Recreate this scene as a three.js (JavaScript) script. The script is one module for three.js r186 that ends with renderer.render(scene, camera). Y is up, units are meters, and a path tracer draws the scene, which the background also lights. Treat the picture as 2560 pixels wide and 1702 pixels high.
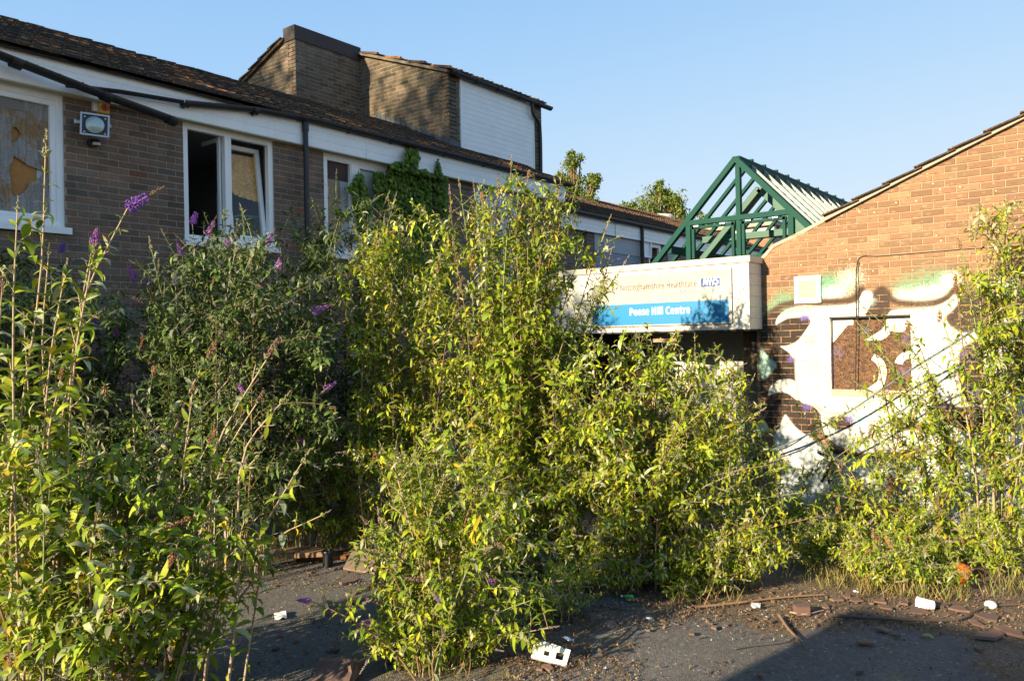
import * as THREE from 'three';
import { mergeGeometries } from 'three/addons/utils/BufferGeometryUtils.js';

// ---------------------------------------------------------------- camera, sky, sun, exposure
const scene = new THREE.Scene();
const F = 2020, CX = 1280, CY = 851, EYE = 2.1;              // focal length and centre in pixels of the 2560 x 1702 photograph
const renderer = new THREE.WebGLRenderer({ antialias: true });
renderer.setSize(1024, 680);
renderer.toneMapping = THREE.LinearToneMapping;
renderer.toneMappingExposure = 2.4;
renderer.shadowMap.enabled = true;
const camera = new THREE.PerspectiveCamera(2 * Math.atan(CY / F) * 180 / Math.PI, 1024 / 680, 0.1, 600);
const RIGHT = new THREE.Vector3(0.78559851, -0.01839091, -0.61846322);
const UPV = new THREE.Vector3(0.01549214, 0.99982945, -0.01005261);
const BACK = new THREE.Vector3(0.61854262, -0.001684, 0.78574945);
camera.matrixAutoUpdate = true;
camera.position.set(0, EYE, 0);
camera.quaternion.setFromRotationMatrix(new THREE.Matrix4().makeBasis(RIGHT, UPV, BACK));
scene.add(camera);

const V3 = (x, y, z) => new THREE.Vector3(x, y, z);
const rayOf = (x, y) => V3(0, 0, 0).addScaledVector(RIGHT, (x - CX) / F).addScaledVector(UPV, -(y - CY) / F).addScaledVector(BACK, -1);
const onX = (x, y, X) => { const d = rayOf(x, y); return V3(0, EYE, 0).addScaledVector(d, X / d.x); };
const onZ = (x, y, Z) => { const d = rayOf(x, y); return V3(0, EYE, 0).addScaledVector(d, Z / d.z); };
const onY = (x, y, Y = 0) => { const d = rayOf(x, y); return V3(0, EYE, 0).addScaledVector(d, (Y - EYE) / d.y); };
const atD = (x, y, dep) => V3(0, EYE, 0).addScaledVector(rayOf(x, y), dep);
const proj = (p) => { const q = p.clone().sub(camera.position); const w = -q.dot(BACK); return [CX + F * q.dot(RIGHT) / w, CY - F * q.dot(UPV) / w, w]; };

{ // clear late-afternoon sky
  const w = 512, h = 256, data = new Float32Array(w * h * 4), toSun = new THREE.Vector3(-0.07, 0.14, 0.41).normalize(), dir = new THREE.Vector3();
  const stops = [[0, 0.66, 0.82, 0.95], [6, 0.60, 0.78, 0.95], [12, 0.50, 0.71, 0.945], [18, 0.395, 0.635, 0.93], [26, 0.29, 0.535, 0.89], [45, 0.19, 0.39, 0.76], [90, 0.12, 0.28, 0.62]];
  for (let j = 0; j < h; j++) {
    const el = ((j + 0.5) / h - 0.5) * 180, e = Math.max(0, el);
    let k = 0; while (k < stops.length - 2 && e > stops[k + 1][0]) k++;
    const a = stops[k], b = stops[k + 1], t = Math.min(1, (e - a[0]) / (b[0] - a[0]));
    for (let i = 0; i < w; i++) {
      const o = (j * w + i) * 4, az = ((i + 0.5) / w - 0.5) * 2 * Math.PI; dir.set(Math.cos(e * Math.PI / 180) * Math.cos(az), Math.sin(e * Math.PI / 180), Math.cos(e * Math.PI / 180) * Math.sin(az));
      const c = dir.dot(toSun), f = (1 + c * c) / 1.15; // clear-air scattering: palest towards and opposite the sun
      for (let q = 0; q < 3; q++) data[o + q] = el < 0 ? [0.13, 0.115, 0.085][q] : (a[q + 1] + (b[q + 1] - a[q + 1]) * t) * Math.pow(f, [0.5, 0.25, 0.05][q]) * 0.43;
      data[o + 3] = 1;
    }
  }
  const sky = new THREE.DataTexture(data, w, h, THREE.RGBAFormat, THREE.FloatType);
  sky.mapping = THREE.EquirectangularReflectionMapping; sky.magFilter = THREE.LinearFilter; sky.minFilter = THREE.LinearFilter; sky.needsUpdate = true;
  scene.background = sky; scene.environment = sky;
}
const TO_SUN = V3(-0.07, 0.14, 0.41).normalize();
const sun = new THREE.DirectionalLight(new THREE.Color().setRGB(1, 0.83, 0.58), 5);
sun.position.copy(TO_SUN).multiplyScalar(60).add(V3(-5, 0, -7)); sun.target.position.set(-5, 0, -7);
sun.castShadow = true; sun.shadow.mapSize.set(4096, 4096); sun.shadow.radius = 1;
Object.assign(sun.shadow.camera, { left: -30, right: 30, top: 30, bottom: -30, near: 1, far: 140 });
scene.add(sun, sun.target);

// ---------------------------------------------------------------- helpers
function rngOf(s) { return () => { s |= 0; s = s + 0x6D2B79F5 | 0; let t = Math.imul(s ^ s >>> 15, 1 | s); t = t + Math.imul(t ^ t >>> 7, 61 | t) ^ t; return ((t ^ t >>> 14) >>> 0) / 4294967296; }; }
const R = rngOf(20240);
const rr = (a, b, r = R) => a + (b - a) * r();
const used = {};
function numbered(n) { used[n] = (used[n] ?? -1) + 1; return used[n] ? n + '_' + String(used[n]).padStart(3, '0') : n; }
function tag(o, label, category, group, kind) { if (label) o.userData.label = label; if (category) o.userData.category = category; if (group) o.userData.group = group; if (kind) o.userData.kind = kind; return o; }
function thing(name, label, category, p = [0, 0, 0], group, kind) {
  const g = new THREE.Group(); g.name = numbered(name); g.position.set(...(p.isVector3 ? p.toArray() : p)); scene.add(g);
  return tag(g, label, category, group, kind);
}
function mesh(name, geo, mat, parent, kind) {
  const m = new THREE.Mesh(geo, mat); m.name = parent === scene ? numbered(name) : name; m.castShadow = m.receiveShadow = true; parent.add(m);
  if (kind) m.userData.kind = kind; return m;
}
const lin = (r, g, b) => new THREE.Color().setRGB(r, g, b);
function M(r, g, b, rough = 0.85, o = {}) { return new THREE.MeshStandardMaterial({ color: lin(r, g, b), roughness: rough, side: THREE.DoubleSide, ...o }); }
function box(w, h, d, x = 0, y = 0, z = 0) { return new THREE.BoxGeometry(w, h, d).translate(x, y, z); }
function span(x0, x1, y0, y1, z0, z1) { return box(Math.abs(x1 - x0), Math.abs(y1 - y0), Math.abs(z1 - z0), (x0 + x1) / 2, (y0 + y1) / 2, (z0 + z1) / 2); }
function bar(a, b, w, h, up = V3(0, 1, 0)) {          // box beam from a to b; w across, h along up
  const d = b.clone().sub(a), L = d.length(); d.normalize();
  const s = V3().crossVectors(d, up); if (s.lengthSq() < 1e-6) s.crossVectors(d, V3(1, 0, 0)); s.normalize();
  const u = V3().crossVectors(s, d);
  return new THREE.BoxGeometry(w, h, L).applyMatrix4(new THREE.Matrix4().makeBasis(s, u, d.clone().negate()).setPosition(a.clone().lerp(b, 0.5)));
}
function sweep(profile, pts, up = V3(0, 1, 0), scale = null) { // closed profile [x, y] carried along a path
  const n = profile.length, pos = [], idx = [];
  for (let i = 0; i < pts.length; i++) {
    const t = pts[Math.min(i + 1, pts.length - 1)].clone().sub(pts[Math.max(i - 1, 0)]).normalize();
    const s = V3().crossVectors(t, up).normalize(), u = V3().crossVectors(s, t), k = scale ? scale(i / (pts.length - 1)) : 1;
    for (const [a, b] of profile) { const p = pts[i].clone().addScaledVector(s, a * k).addScaledVector(u, b * k); pos.push(p.x, p.y, p.z); }
    if (i) for (let j = 0; j < n; j++) { const a = (i - 1) * n + j, b = (i - 1) * n + (j + 1) % n; idx.push(a, b, a + n, b, b + n, a + n); }
  }
  const tri = THREE.ShapeUtils.triangulateShape(profile.map(([a, b]) => new THREE.Vector2(a, b)), []);
  const e = (pts.length - 1) * n;
  for (const [a, b, c] of tri) idx.push(a, b, c, e + a, e + c, e + b);
  const g = new THREE.BufferGeometry(); g.setAttribute('position', new THREE.Float32BufferAttribute(pos, 3)); g.setIndex(idx); g.computeVertexNormals(); return g;
}
const circle = (r, n = 8) => Array.from({ length: n }, (_, i) => [r * Math.cos(i / n * 2 * Math.PI), r * Math.sin(i / n * 2 * Math.PI)]);
function smooth(pts, n) { return new THREE.CatmullRomCurve3(pts).getPoints(n); }
function cable(name, label, pts, r, mat, cat = 'cable', seg = 24) { const m = mesh(name, sweep(circle(r, 6), smooth(pts, seg)), mat, scene); return tag(m, label, cat); }
function merged(list) {
  const a = list.map((g) => { const q = g.index ? g.toNonIndexed() : g.clone(); for (const k of Object.keys(q.attributes)) if (k !== 'position' && k !== 'normal' && k !== 'uv' && k !== 'color') q.deleteAttribute(k); return q; });
  const all = ['normal', 'uv', 'color'].filter((k) => a.every((g) => g.attributes[k]));
  for (const g of a) for (const k of ['normal', 'uv', 'color']) if (!all.includes(k) && g.attributes[k]) g.deleteAttribute(k);
  const m = mergeGeometries(a); if (!m.attributes.normal) m.computeVertexNormals(); return m;
}
// periodic value noise
const LAT = new Float32Array(65536); { const r = rngOf(77); for (let i = 0; i < 65536; i++) LAT[i] = r(); }
function vn(x, y, p) { const xi = Math.floor(x), yi = Math.floor(y), fx = x - xi, fy = y - yi, u = fx * fx * (3 - 2 * fx), v = fy * fy * (3 - 2 * fy);
  const h = (a, b) => LAT[(((a % p) + p) % p * 251 + ((b % p) + p) % p * 4099 + p * 17) & 65535];
  return (h(xi, yi) * (1 - u) + h(xi + 1, yi) * u) * (1 - v) + (h(xi, yi + 1) * (1 - u) + h(xi + 1, yi + 1) * u) * v; }
function fbm(u, v, p, oct = 5) { let s = 0, a = 0.5, t = 0; for (let i = 0; i < oct; i++) { s += a * vn(u * p, v * p, p); t += a; a *= 0.55; p *= 2; } return s / t; }
function tex(w, h, fn, srgb = true, repeat = true) {       // fn gives linear values 0..1
  const d = new Uint8Array(w * h * 4), enc = (c) => { c = Math.min(1, Math.max(0, c)); return 255 * (srgb ? (c <= 0.0031308 ? c * 12.92 : 1.055 * Math.pow(c, 1 / 2.4) - 0.055) : c); };
  for (let j = 0; j < h; j++) for (let i = 0; i < w; i++) { const c = fn((i + 0.5) / w, (j + 0.5) / h), o = (j * w + i) * 4; d[o] = enc(c[0]); d[o + 1] = enc(c[1]); d[o + 2] = enc(c[2]); d[o + 3] = 255; }
  const t = new THREE.DataTexture(d, w, h); if (srgb) t.colorSpace = THREE.SRGBColorSpace; if (repeat) t.wrapS = t.wrapT = THREE.RepeatWrapping; t.magFilter = THREE.LinearFilter; t.minFilter = THREE.LinearFilter; t.needsUpdate = true; return t;
}
function canvasTex(w, h, draw) { const c = document.createElement('canvas'); c.width = w; c.height = h; draw(c.getContext('2d'), w, h); const t = new THREE.CanvasTexture(c); t.colorSpace = THREE.SRGBColorSpace; t.magFilter = THREE.LinearFilter; return t; }
function planarUV(g, fu, fv) { const p = g.attributes.position, uv = new Float32Array(p.count * 2), q = V3(); for (let i = 0; i < p.count; i++) { q.fromBufferAttribute(p, i); uv[2 * i] = fu(q); uv[2 * i + 1] = fv(q); } g.setAttribute('uv', new THREE.BufferAttribute(uv, 2)); return g; }
// box uv in metres by dominant normal
function metreUV(g, s = 1) { const q = g.index ? g.toNonIndexed() : g; q.computeVertexNormals(); const p = q.attributes.position, n = q.attributes.normal, uv = new Float32Array(p.count * 2);
  for (let i = 0; i < p.count; i++) { const ax = Math.abs(n.getX(i)), ay = Math.abs(n.getY(i)), az = Math.abs(n.getZ(i)); const [a, b] = ax > ay && ax > az ? [p.getZ(i), p.getY(i)] : ay > az ? [p.getX(i), p.getZ(i)] : [p.getX(i), p.getY(i)]; uv[2 * i] = a * s; uv[2 * i + 1] = b * s; }
  q.setAttribute('uv', new THREE.BufferAttribute(uv, 2)); return q; }

// ---------------------------------------------------------------- shared textures and materials
const T = {};
T.grain = tex(512, 512, (u, v) => { const f = fbm(u, v, 8, 6), s = fbm(u + 0.37, v + 0.11, 64, 3), k = 0.62 + 0.5 * f + 0.28 * (s - 0.5) + (s > 0.74 ? 0.25 : 0); return [k, k, k]; });
T.grainBump = tex(512, 512, (u, v) => { const f = fbm(u, v, 32, 5); return [f, f, f]; }, false);
T.streak = tex(512, 512, (u, v) => { const f = fbm(u, v * 0.0625 + 0.3, 32, 4), g = fbm(u, v, 6, 5), d = fbm(u + 0.5, v, 90, 2); const k = 0.87 + 0.05 * f + 0.14 * (g - 0.5) + 0.04 - (d > 0.83 ? 0.16 : 0); return [k, k * 0.995, k * 0.97]; });
T.osb = tex(512, 512, (u, v) => { let best = 0, k = 0; for (let i = 0; i < 4; i++) { const a = i * 0.8 + 0.3, c = Math.cos(a), s = Math.sin(a); const x = Math.round(c * 4), y = Math.round(s * 4) || 1; const q = vn((u * x + v * y) * 6 + i * 7, (u * -y + v * x) * 1.2 * 8 / 4 * 6 + i * 3, 48); if (q > best) { best = q; k = vn((u * x + v * y) * 8 + 9, (v * x - u * y) * 24, 96); } }
  const m = fbm(u, v, 5, 4); const t = 0.35 + 0.5 * k + 0.35 * (m - 0.5), e = best < 0.62 ? 0.72 : 1; return [1.0 * t * e + 0.08, 0.52 * t * e + 0.03, 0.13 * t * e + 0.004]; });
T.wood = tex(512, 512, (u, v) => { const w = Math.sin((v * 26 + 3.2 * fbm(u * 0.5, v, 4, 3) * 3) * 3.1) * 0.5 + 0.5, f = fbm(u, v, 24, 4); const k = 0.7 + 0.35 * w * f + 0.25 * (f - 0.5); return [0.44 * k, 0.31 * k, 0.2 * k]; });
T.asphalt = tex(1024, 1024, (u, v) => { const s = vn(u * 256, v * 256, 256), s2 = vn(u * 128 + 5, v * 128, 128), f = fbm(u, v, 6, 5); let k = 0.55 + 0.5 * s * s2 + 0.45 * (f - 0.5) + 0.18; if (s > 0.93 && s2 > 0.5) k += 0.9; return [k, k * 0.97, k * 0.93]; });
T.asphaltBump = tex(1024, 1024, (u, v) => { const s = vn(u * 256, v * 256, 256) * 0.6 + vn(u * 128 + 5, v * 128, 128) * 0.4; return [s, s, s]; }, false);
T.tile = tex(512, 512, (u, v) => { const f = fbm(u, v, 10, 5), s = fbm(u + 0.2, v + 0.6, 40, 3); let k = 0.55 + 0.9 * (f - 0.2); const moss = fbm(u + 0.7, v, 7, 4); let c = [k, k * 0.97, k * 0.92]; if (moss > 0.56) c = [k * 0.8, k * 0.82, k * 0.62]; if (s > 0.715) c = [2.3, 2.3, 2.1]; return c.map((x) => x / 2.5); });
const brickL = M(1, 1, 1, 0.92, { map: T.grain, vertexColors: true, bumpMap: T.grainBump, bumpScale: 0.004 });
const mat = {
  mortarL: M(0.36, 0.30, 0.235, 0.95, { map: T.grain }),
  mortarT: M(0.36, 0.30, 0.21, 0.95, { map: T.grain }),
  upvc: M(0.92, 0.92, 0.91, 0.45, { map: T.streak }),
  upvcDirty: M(0.62, 0.58, 0.36, 0.6, { map: T.streak }),
  frame: M(0.90, 0.90, 0.89, 0.4, { map: T.streak }),
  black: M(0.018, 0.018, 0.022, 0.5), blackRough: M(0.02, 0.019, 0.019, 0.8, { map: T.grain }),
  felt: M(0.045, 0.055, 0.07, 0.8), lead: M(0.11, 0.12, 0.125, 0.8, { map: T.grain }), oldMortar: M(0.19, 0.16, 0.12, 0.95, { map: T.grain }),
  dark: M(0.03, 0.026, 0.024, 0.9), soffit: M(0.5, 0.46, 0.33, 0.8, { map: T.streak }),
  osb: M(1, 1, 1, 0.9, { map: T.osb }), wood: M(1, 1, 1, 0.85, { map: T.wood }),
  interior: M(0.45, 0.43, 0.40, 0.9), interiorDark: M(0.2, 0.17, 0.16, 0.9), maroon: M(0.16, 0.03, 0.025, 0.7),
  green: new THREE.MeshPhysicalMaterial({ color: lin(0.004, 0.055, 0.04), roughness: 0.6, specularIntensity: 0.3, side: THREE.DoubleSide }), greenPale: M(0.028, 0.115, 0.072, 0.55, { map: T.grain }), greenBarSunlit: M(0.27, 0.30, 0.22, 0.4, { map: T.grain }),
  cement: M(0.44, 0.37, 0.28, 0.95, { map: T.grain }), galv: M(0.42, 0.43, 0.43, 0.5, { metalness: 0.3 }),
  cladWhite: M(0.62, 0.60, 0.56, 0.5, { map: T.streak }), glass: new THREE.MeshPhysicalMaterial({ color: lin(0.93, 0.96, 0.95), roughness: 0.03, transmission: 1, thickness: 0, ior: 1.5, side: THREE.DoubleSide }),
};
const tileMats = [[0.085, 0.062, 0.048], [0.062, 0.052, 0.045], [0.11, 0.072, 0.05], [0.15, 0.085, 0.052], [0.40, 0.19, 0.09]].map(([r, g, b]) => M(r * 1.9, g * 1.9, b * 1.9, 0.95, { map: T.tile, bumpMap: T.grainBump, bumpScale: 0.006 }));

// rectangles minus holes
function cutRects(rect, holes, min = 0.012) {
  let out = [rect];
  for (const [a, b, c, d] of holes) {
    const nx = [];
    for (const [u0, u1, v0, v1] of out) {
      if (u1 <= a || u0 >= b || v1 <= c || v0 >= d) { nx.push([u0, u1, v0, v1]); continue; }
      if (u0 < a) nx.push([u0, a, v0, v1]);
      if (u1 > b) nx.push([b, u1, v0, v1]);
      const m0 = Math.max(u0, a), m1 = Math.min(u1, b);
      if (v0 < c) nx.push([m0, m1, v0, c]);
      if (v1 > d) nx.push([m0, m1, d, v1]);
    }
    out = nx;
  }
  return out.filter(([a, b, c, d]) => b - a > min && d - c > min);
}
// A brick-faced wall: mortar slab plus bricks that stand proud of it. fr = {o, u, v, n}
function brickWall(wall, fr, U0, U1, V0, V1, opt) {
  const { holes = [], top = null, material, uvOf, tone, limit = 300, proud = 0.0055, thick = 0.22, mortar, vis = () => true, mortarTop } = opt;
  const P = (u, v, n) => fr.o.clone().addScaledVector(fr.u, u).addScaledVector(fr.v, v).addScaledVector(fr.n, n);
  // mortar slab
  const slabs = [];
  for (const [a, b, c, d] of cutRects([U0, U1, V0, V1], holes)) {
    const steps = top ? Math.max(1, Math.ceil((b - a) / 0.05)) : 1;
    for (let i = 0; i < steps; i++) {
      const p = a + (b - a) * i / steps, q = a + (b - a) * (i + 1) / steps, tp = top ? Math.min(d, top(p)) : d, tq = top ? Math.min(d, top(q)) : d; if (tp <= c && tq <= c) continue;
      const c8 = [P(p, c, -thick), P(q, c, -thick), P(q, Math.max(c, tq), -thick), P(p, Math.max(c, tp), -thick), P(p, c, 0), P(q, c, 0), P(q, Math.max(c, tq), 0), P(p, Math.max(c, tp), 0)];
      const uv8 = [[p, c], [q, c], [q, tq], [p, tp], [p, c], [q, c], [q, tq], [p, tp]], pos = [], uv = [];
      const faces = [[4, 5, 6, 7], [1, 0, 3, 2], [7, 6, 2, 3], [0, 1, 5, 4]]; if (i === 0) faces.push([0, 4, 7, 3]); if (i === steps - 1) faces.push([5, 1, 2, 6]);
      for (const f of faces) for (const k of [0, 1, 2, 0, 2, 3]) { pos.push(c8[f[k]].x, c8[f[k]].y, c8[f[k]].z); uv.push(...uvOf(...uv8[f[k]])); }
      const g = new THREE.BufferGeometry(); g.setAttribute('position', new THREE.Float32BufferAttribute(pos, 3)); g.setAttribute('uv', new THREE.Float32BufferAttribute(uv, 2)); g.computeVertexNormals(); slabs.push(g);
    }
  }
  const back = mesh('wall', mergeGeometries(slabs), mortar, wall);
  const list = [], L = 0.225, Hh = 0.075, r = rngOf(opt.seed ?? 5);
  for (let row = Math.floor(V0 / Hh); row * Hh < V1; row++) for (let col = Math.floor(U0 / L) - 1; col * L < U1 + L; col++) {
    const sh = (row & 1) * L / 2, t = tone(r, row, col);
    const wx = 0.72 + 0.56 * fbm((col * L + 20) / 40, (row * Hh + 20) / 40, 24, 4) + ((opt.rain ?? (() => 0))(col * L, row * Hh)); for (let q = 0; q < 3; q++) t[q] *= wx; const full = [col * L + sh + 0.005, (col + 1) * L + sh - 0.005, row * Hh + 0.005, (row + 1) * Hh - 0.005];
    const clip = [Math.max(full[0], U0), Math.min(full[1], U1), Math.max(full[2], V0), Math.min(full[3], V1)];
    if (clip[1] - clip[0] < 0.015 || clip[3] - clip[2] < 0.015) continue;
    for (const [a, b, c, d] of cutRects(clip, holes)) {
      let ta = d, tb = d;
      if (top) { ta = Math.min(d, top(a) - 0.01); tb = Math.min(d, top(b) - 0.01); if (Math.max(ta, tb) < c + 0.02) continue; ta = Math.max(ta, c + 0.004); tb = Math.max(tb, c + 0.004); }
      const jit = proud + (r() - 0.5) * 0.004, e = 0.0022;
      const q = [[a, c], [b, c], [b, tb], [a, ta]], qi = [[a + e, c + e], [b - e, c + e], [b - e, Math.max(tb - e, c + e)], [a + e, Math.max(ta - e, c + e)]];
      list.push({ q, qi, jit, t, c: P((a + b) / 2, (c + d) / 2, 0) });
    }
  }
  const geo = (k, centre) => {
    const pos = [], uv = [], col = [], o = centre || V3();
    const put = (s, dep) => { const p = P(s[0], s[1], dep).sub(o); pos.push(p.x, p.y, p.z); uv.push(...uvOf(s[0], s[1])); col.push(...k.t); };
    for (const i of [0, 1, 2, 0, 2, 3]) put(k.qi[i], k.jit);
    for (let i = 0; i < 4; i++) { const j = (i + 1) % 4; put(k.q[i], 0); put(k.q[j], 0); put(k.qi[j], k.jit); put(k.q[i], 0); put(k.qi[j], k.jit); put(k.qi[i], k.jit); }
    const g = new THREE.BufferGeometry(); g.setAttribute('position', new THREE.Float32BufferAttribute(pos, 3)); g.setAttribute('uv', new THREE.Float32BufferAttribute(uv, 2)); g.setAttribute('color', new THREE.Float32BufferAttribute(col, 3)); g.computeVertexNormals(); return g;
  };
  for (const k of list) { const [x, y, w] = proj(k.c); k.seen = w > 0 && x > -40 && x < 2600 && y > -40 && y < 1740 && vis(x, y) ? w : 1e3 + w; }
  list.sort((a, b) => a.seen - b.seen);
  const single = list.slice(0, limit).filter((k) => k.seen < 1e3), rest = list.slice(single.length);
  for (const k of single) { const m = mesh('brick', geo(k, k.c), material, back); m.position.copy(k.c); }
  if (rest.length) mesh('brickwork', mergeGeometries(rest.map((k) => geo(k))), material, back, 'stuff');
  return back;
}
// interlocking tiles on a slope. o = lower corner, u along the eave, s up the slope, n outward
const tileGeo = (() => { const a = box(0.318, 0.43, 0.026, 0, 0.215, 0.013), b = box(0.05, 0.43, 0.018, -0.134, 0.215, 0.035), c = box(0.03, 0.43, 0.012, 0.03, 0.215, 0.032); return metreUV(merged([a, b, c]), 1.3); })();
function roofTiles(roof, o, u, s, n, cols, rows, opt = {}) {
  const { limit = 300, gauge = 0.345, pitchU = 0.3, pick = (r) => Math.floor(r() * 4), skip = () => false, seed = 9, vis = () => true } = opt;
  const r = rngOf(seed), list = [];
  for (let j = 0; j < rows; j++) for (let i = 0; i < cols; i++) {
    const k = pick(r, i, j), dx = rr(-0.004, 0.004, r), tilt = 0.075 + rr(-0.008, 0.03, r) * (r() < 0.25 ? 2 : 1), rot = rr(-0.012, 0.012, r), lift = rr(0, 0.006, r); if (skip(i, j)) continue;
    const p = o.clone().addScaledVector(u, (i + 0.5 + (j & 1) * (opt.broken ?? 0)) * pitchU + dx).addScaledVector(s, j * gauge - 0.02).addScaledVector(n, 0.03 + lift);
    const q = new THREE.Matrix4().makeBasis(u, s, n).multiply(new THREE.Matrix4().makeRotationX(-tilt)).multiply(new THREE.Matrix4().makeRotationZ(rot)).setPosition(p);
    const [x, y, w] = proj(p); list.push({ q, k, d: w > 0 && x > -60 && x < 2620 && y > -60 && vis(x, y) ? w : 1e3 + w });
  }
  list.sort((a, b) => a.d - b.d);
  const one = list.slice(0, limit).filter((t) => t.d < 1e3), rest = list.slice(one.length);
  for (const t of one) { const m = mesh('tile', tileGeo, tileMats[t.k], roof); m.applyMatrix4(t.q); }
  for (let k = 0; k < tileMats.length; k++) { const a = rest.filter((t) => t.k === k); if (a.length) mesh('roof_tiles', merged(a.map((t) => tileGeo.clone().applyMatrix4(t.q))), tileMats[k], roof, 'stuff'); }
}
const leftTone = (r) => { const k = rr(0.75, 1.18, r), h = r(); const c = h < 0.03 ? [0.25, 0.10, 0.055] : h < 0.35 ? [0.155, 0.113, 0.082] : [0.195, 0.122, 0.08]; return c.map((x) => x * k * 1.06); };
const uvGrain = (a, b) => [a * 0.9, b * 0.9];

// ---------------------------------------------------------------- ground
const GR = mesh('ground', metreUV(new THREE.PlaneGeometry(800, 800).rotateX(-Math.PI / 2).translate(0, -0.012, 0), 0.4), M(0.20, 0.18, 0.13, 1, { map: T.asphalt }), scene, 'structure');
tag(GR, 'dry earth and tarmac stretching away behind the buildings', 'ground');
{
  const X0 = -11, X1 = 5, Z0 = -11.2, Z1 = 4.8, soil = [[-5.3, -6.6, 1.5], [-3.75, -6.9, 1.15], [-4.6, -7.6, 1.6], [-1.3, -7.3, 1.15], [-0.2, -6.9, 1.2], [-2.3, -6.5, 0.8], [-3.75, -4.4, 0.75], [-4.6, -5.6, 0.8], [-7.6, -5.6, 1.3], [-8.2, -3.5, 1.6], [-6.6, -6.2, 1], [-2, -9.5, 0.8], [-0.6, -8.8, 1.2]];
  const map = tex(2048, 2048, (u, v) => {
    const x = X0 + u * (X1 - X0), z = Z1 - v * (Z1 - Z0);
    const s = vn(u * 1600, v * 1600, 4096), s2 = vn(u * 800 + 5, v * 800, 2048), f = fbm(u, v, 9, 6), m = fbm(u + 0.31, v + 0.7, 26, 4);
    let k = 0.098 + 0.10 * s * s2 + 0.10 * (f - 0.5) + 0.05 * (m - 0.5); if (s > 0.9 && s2 > 0.68) k += 0.28;
    let c = [k * 1.08, k * 1.0, k * 0.88];
    if (f > 0.55) { const t = Math.min(1, (f - 0.55) * 5); c = c.map((q, i) => q * (1 - t * 0.35) + [0.16, 0.14, 0.105][i] * t * 0.35); }
    let d = 9; for (const [a, b, r] of soil) d = Math.min(d, Math.hypot(x - a, (z - b)) - r);
    const e = d + (m - 0.5) * 1.3 + (f - 0.5) * 0.7; if (e < 0.02) { const t = Math.min(1, (0.02 - e) * 9), g = 0.5 + 0.9 * s2 * s + 0.5 * (m - 0.5); c = c.map((q, i) => q * (1 - t) + [0.19, 0.135, 0.082][i] * g * t); if (s > 0.86 && m > 0.5) c = [0.34, 0.27, 0.17]; }
    if (e > 0 && e < 0.35 && f > 0.5 && m > 0.5) c = c.map((q, i) => q * 0.55 + [0.17, 0.15, 0.06][i] * 0.45);   // moss film with ragged edge
    const pm = Math.hypot((x + 1.28) * 1.6, z + 5.02); if (pm < 0.42 && m + s * 0.3 + f * 0.3 > 0.92) c = c.map((q, i) => q * 0.5 + [0.24, 0.2, 0.09][i] * 0.5);
    const crack = Math.abs(x + 2.05 + 0.10 * Math.sin(z * 7) + 0.14 * (f - 0.5) + 0.11 * (z + 6)); if (crack < 0.010 && z < -5.2 && z > -6.4) c = [0.02, 0.018, 0.015];
    return c;
  }, true, false);
  const g = new THREE.PlaneGeometry(X1 - X0, Z1 - Z0, 160, 160).rotateX(-Math.PI / 2).translate((X0 + X1) / 2, 0, (Z0 + Z1) / 2), p = g.attributes.position;
  for (let i = 0; i < p.count; i++) { const u = (p.getX(i) + 40) / 80, v = (p.getZ(i) + 40) / 80; p.setY(i, -0.004 + 0.035 * (fbm(u, v, 40, 4) - 0.5) * (Math.abs(p.getX(i) + 3) < 7 ? 1 : 0)); }
  g.computeVertexNormals();
  const bump = T.asphaltBump.clone(); bump.repeat.set(16, 16); bump.needsUpdate = true;
  tag(mesh('yard', g, M(1, 1, 1, 0.93, { map, bumpMap: bump, bumpScale: 0.012 }), scene, 'structure'), 'worn dark tarmac yard with patches of bare brown earth', 'yard');
}

// ---------------------------------------------------------------- left building: long single-storey wing
const XL = -9, ZE = -13.02;
const wing = thing('brick_building', 'long brown brick building on the left with white fascia and broken gutter', 'building', [0, 0, 0]);
const WIN = [[2.2, 3.81, 3.36, 4.80], [5.16, 6.43, 3.36, 4.80], [7.25, 8.46, 3.36, 4.80], [10.49, 11.75, 3.0, 4.80]];
const frL = { o: V3(XL, 0, 0), u: V3(0, 0, -1), v: V3(0, 1, 0), n: V3(1, 0, 0) };
brickWall(wing, frL, 0.5, -ZE, 0, 4.95, { holes: WIN, material: brickL, mortar: mat.mortarL, uvOf: uvGrain, tone: leftTone, seed: 3, vis: (x, y) => y < 800 - 0.15 * x && !(x > 960 && x < 1110) });
{
  const room = [span(-15, -9.2, 2.75, 2.8, -6.9, -4.6), span(-15, -9.2, 4.9, 4.95, -13, -0.5), span(-12.6, -12.55, 2.8, 4.9, -6.9, -4.6), span(-12.6, -9.2, 2.8, 4.9, -4.65, -4.6), span(-12.6, -9.2, 2.8, 4.9, -6.95, -6.9)];
  mesh('room', merged(room), mat.interior, wing);
  mesh('partition', span(-10.9, -10.85, 2.8, 4.9, -5.9, -4.66), mat.interiorDark, wing);
  mesh('inner_door', span(-10.84, -10.8, 2.8, 4.7, -5.55, -5.15), mat.maroon, wing);
  const sh = mesh('shelf', merged([span(-9.9, -9.5, 3.52, 3.545, -6.85, -5.9), span(-9.9, -9.87, 3.3, 4.2, -6.2, -6.15), span(-9.9, -9.5, 3.85, 3.87, -6.85, -6.25)]), M(0.7, 0.7, 0.68, 0.6), wing); sh.userData.label = 'white shelf unit inside the open window';
  mesh('end_wall', merged([span(-15, -9.23, 0, 5.1, ZE, ZE + 0.22), span(-15.2, -15, 0, 5.1, ZE, -0.5), span(-15, -9.23, 0, 5.1, -0.72, -0.5)]), mat.mortarL, wing);
}
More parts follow.
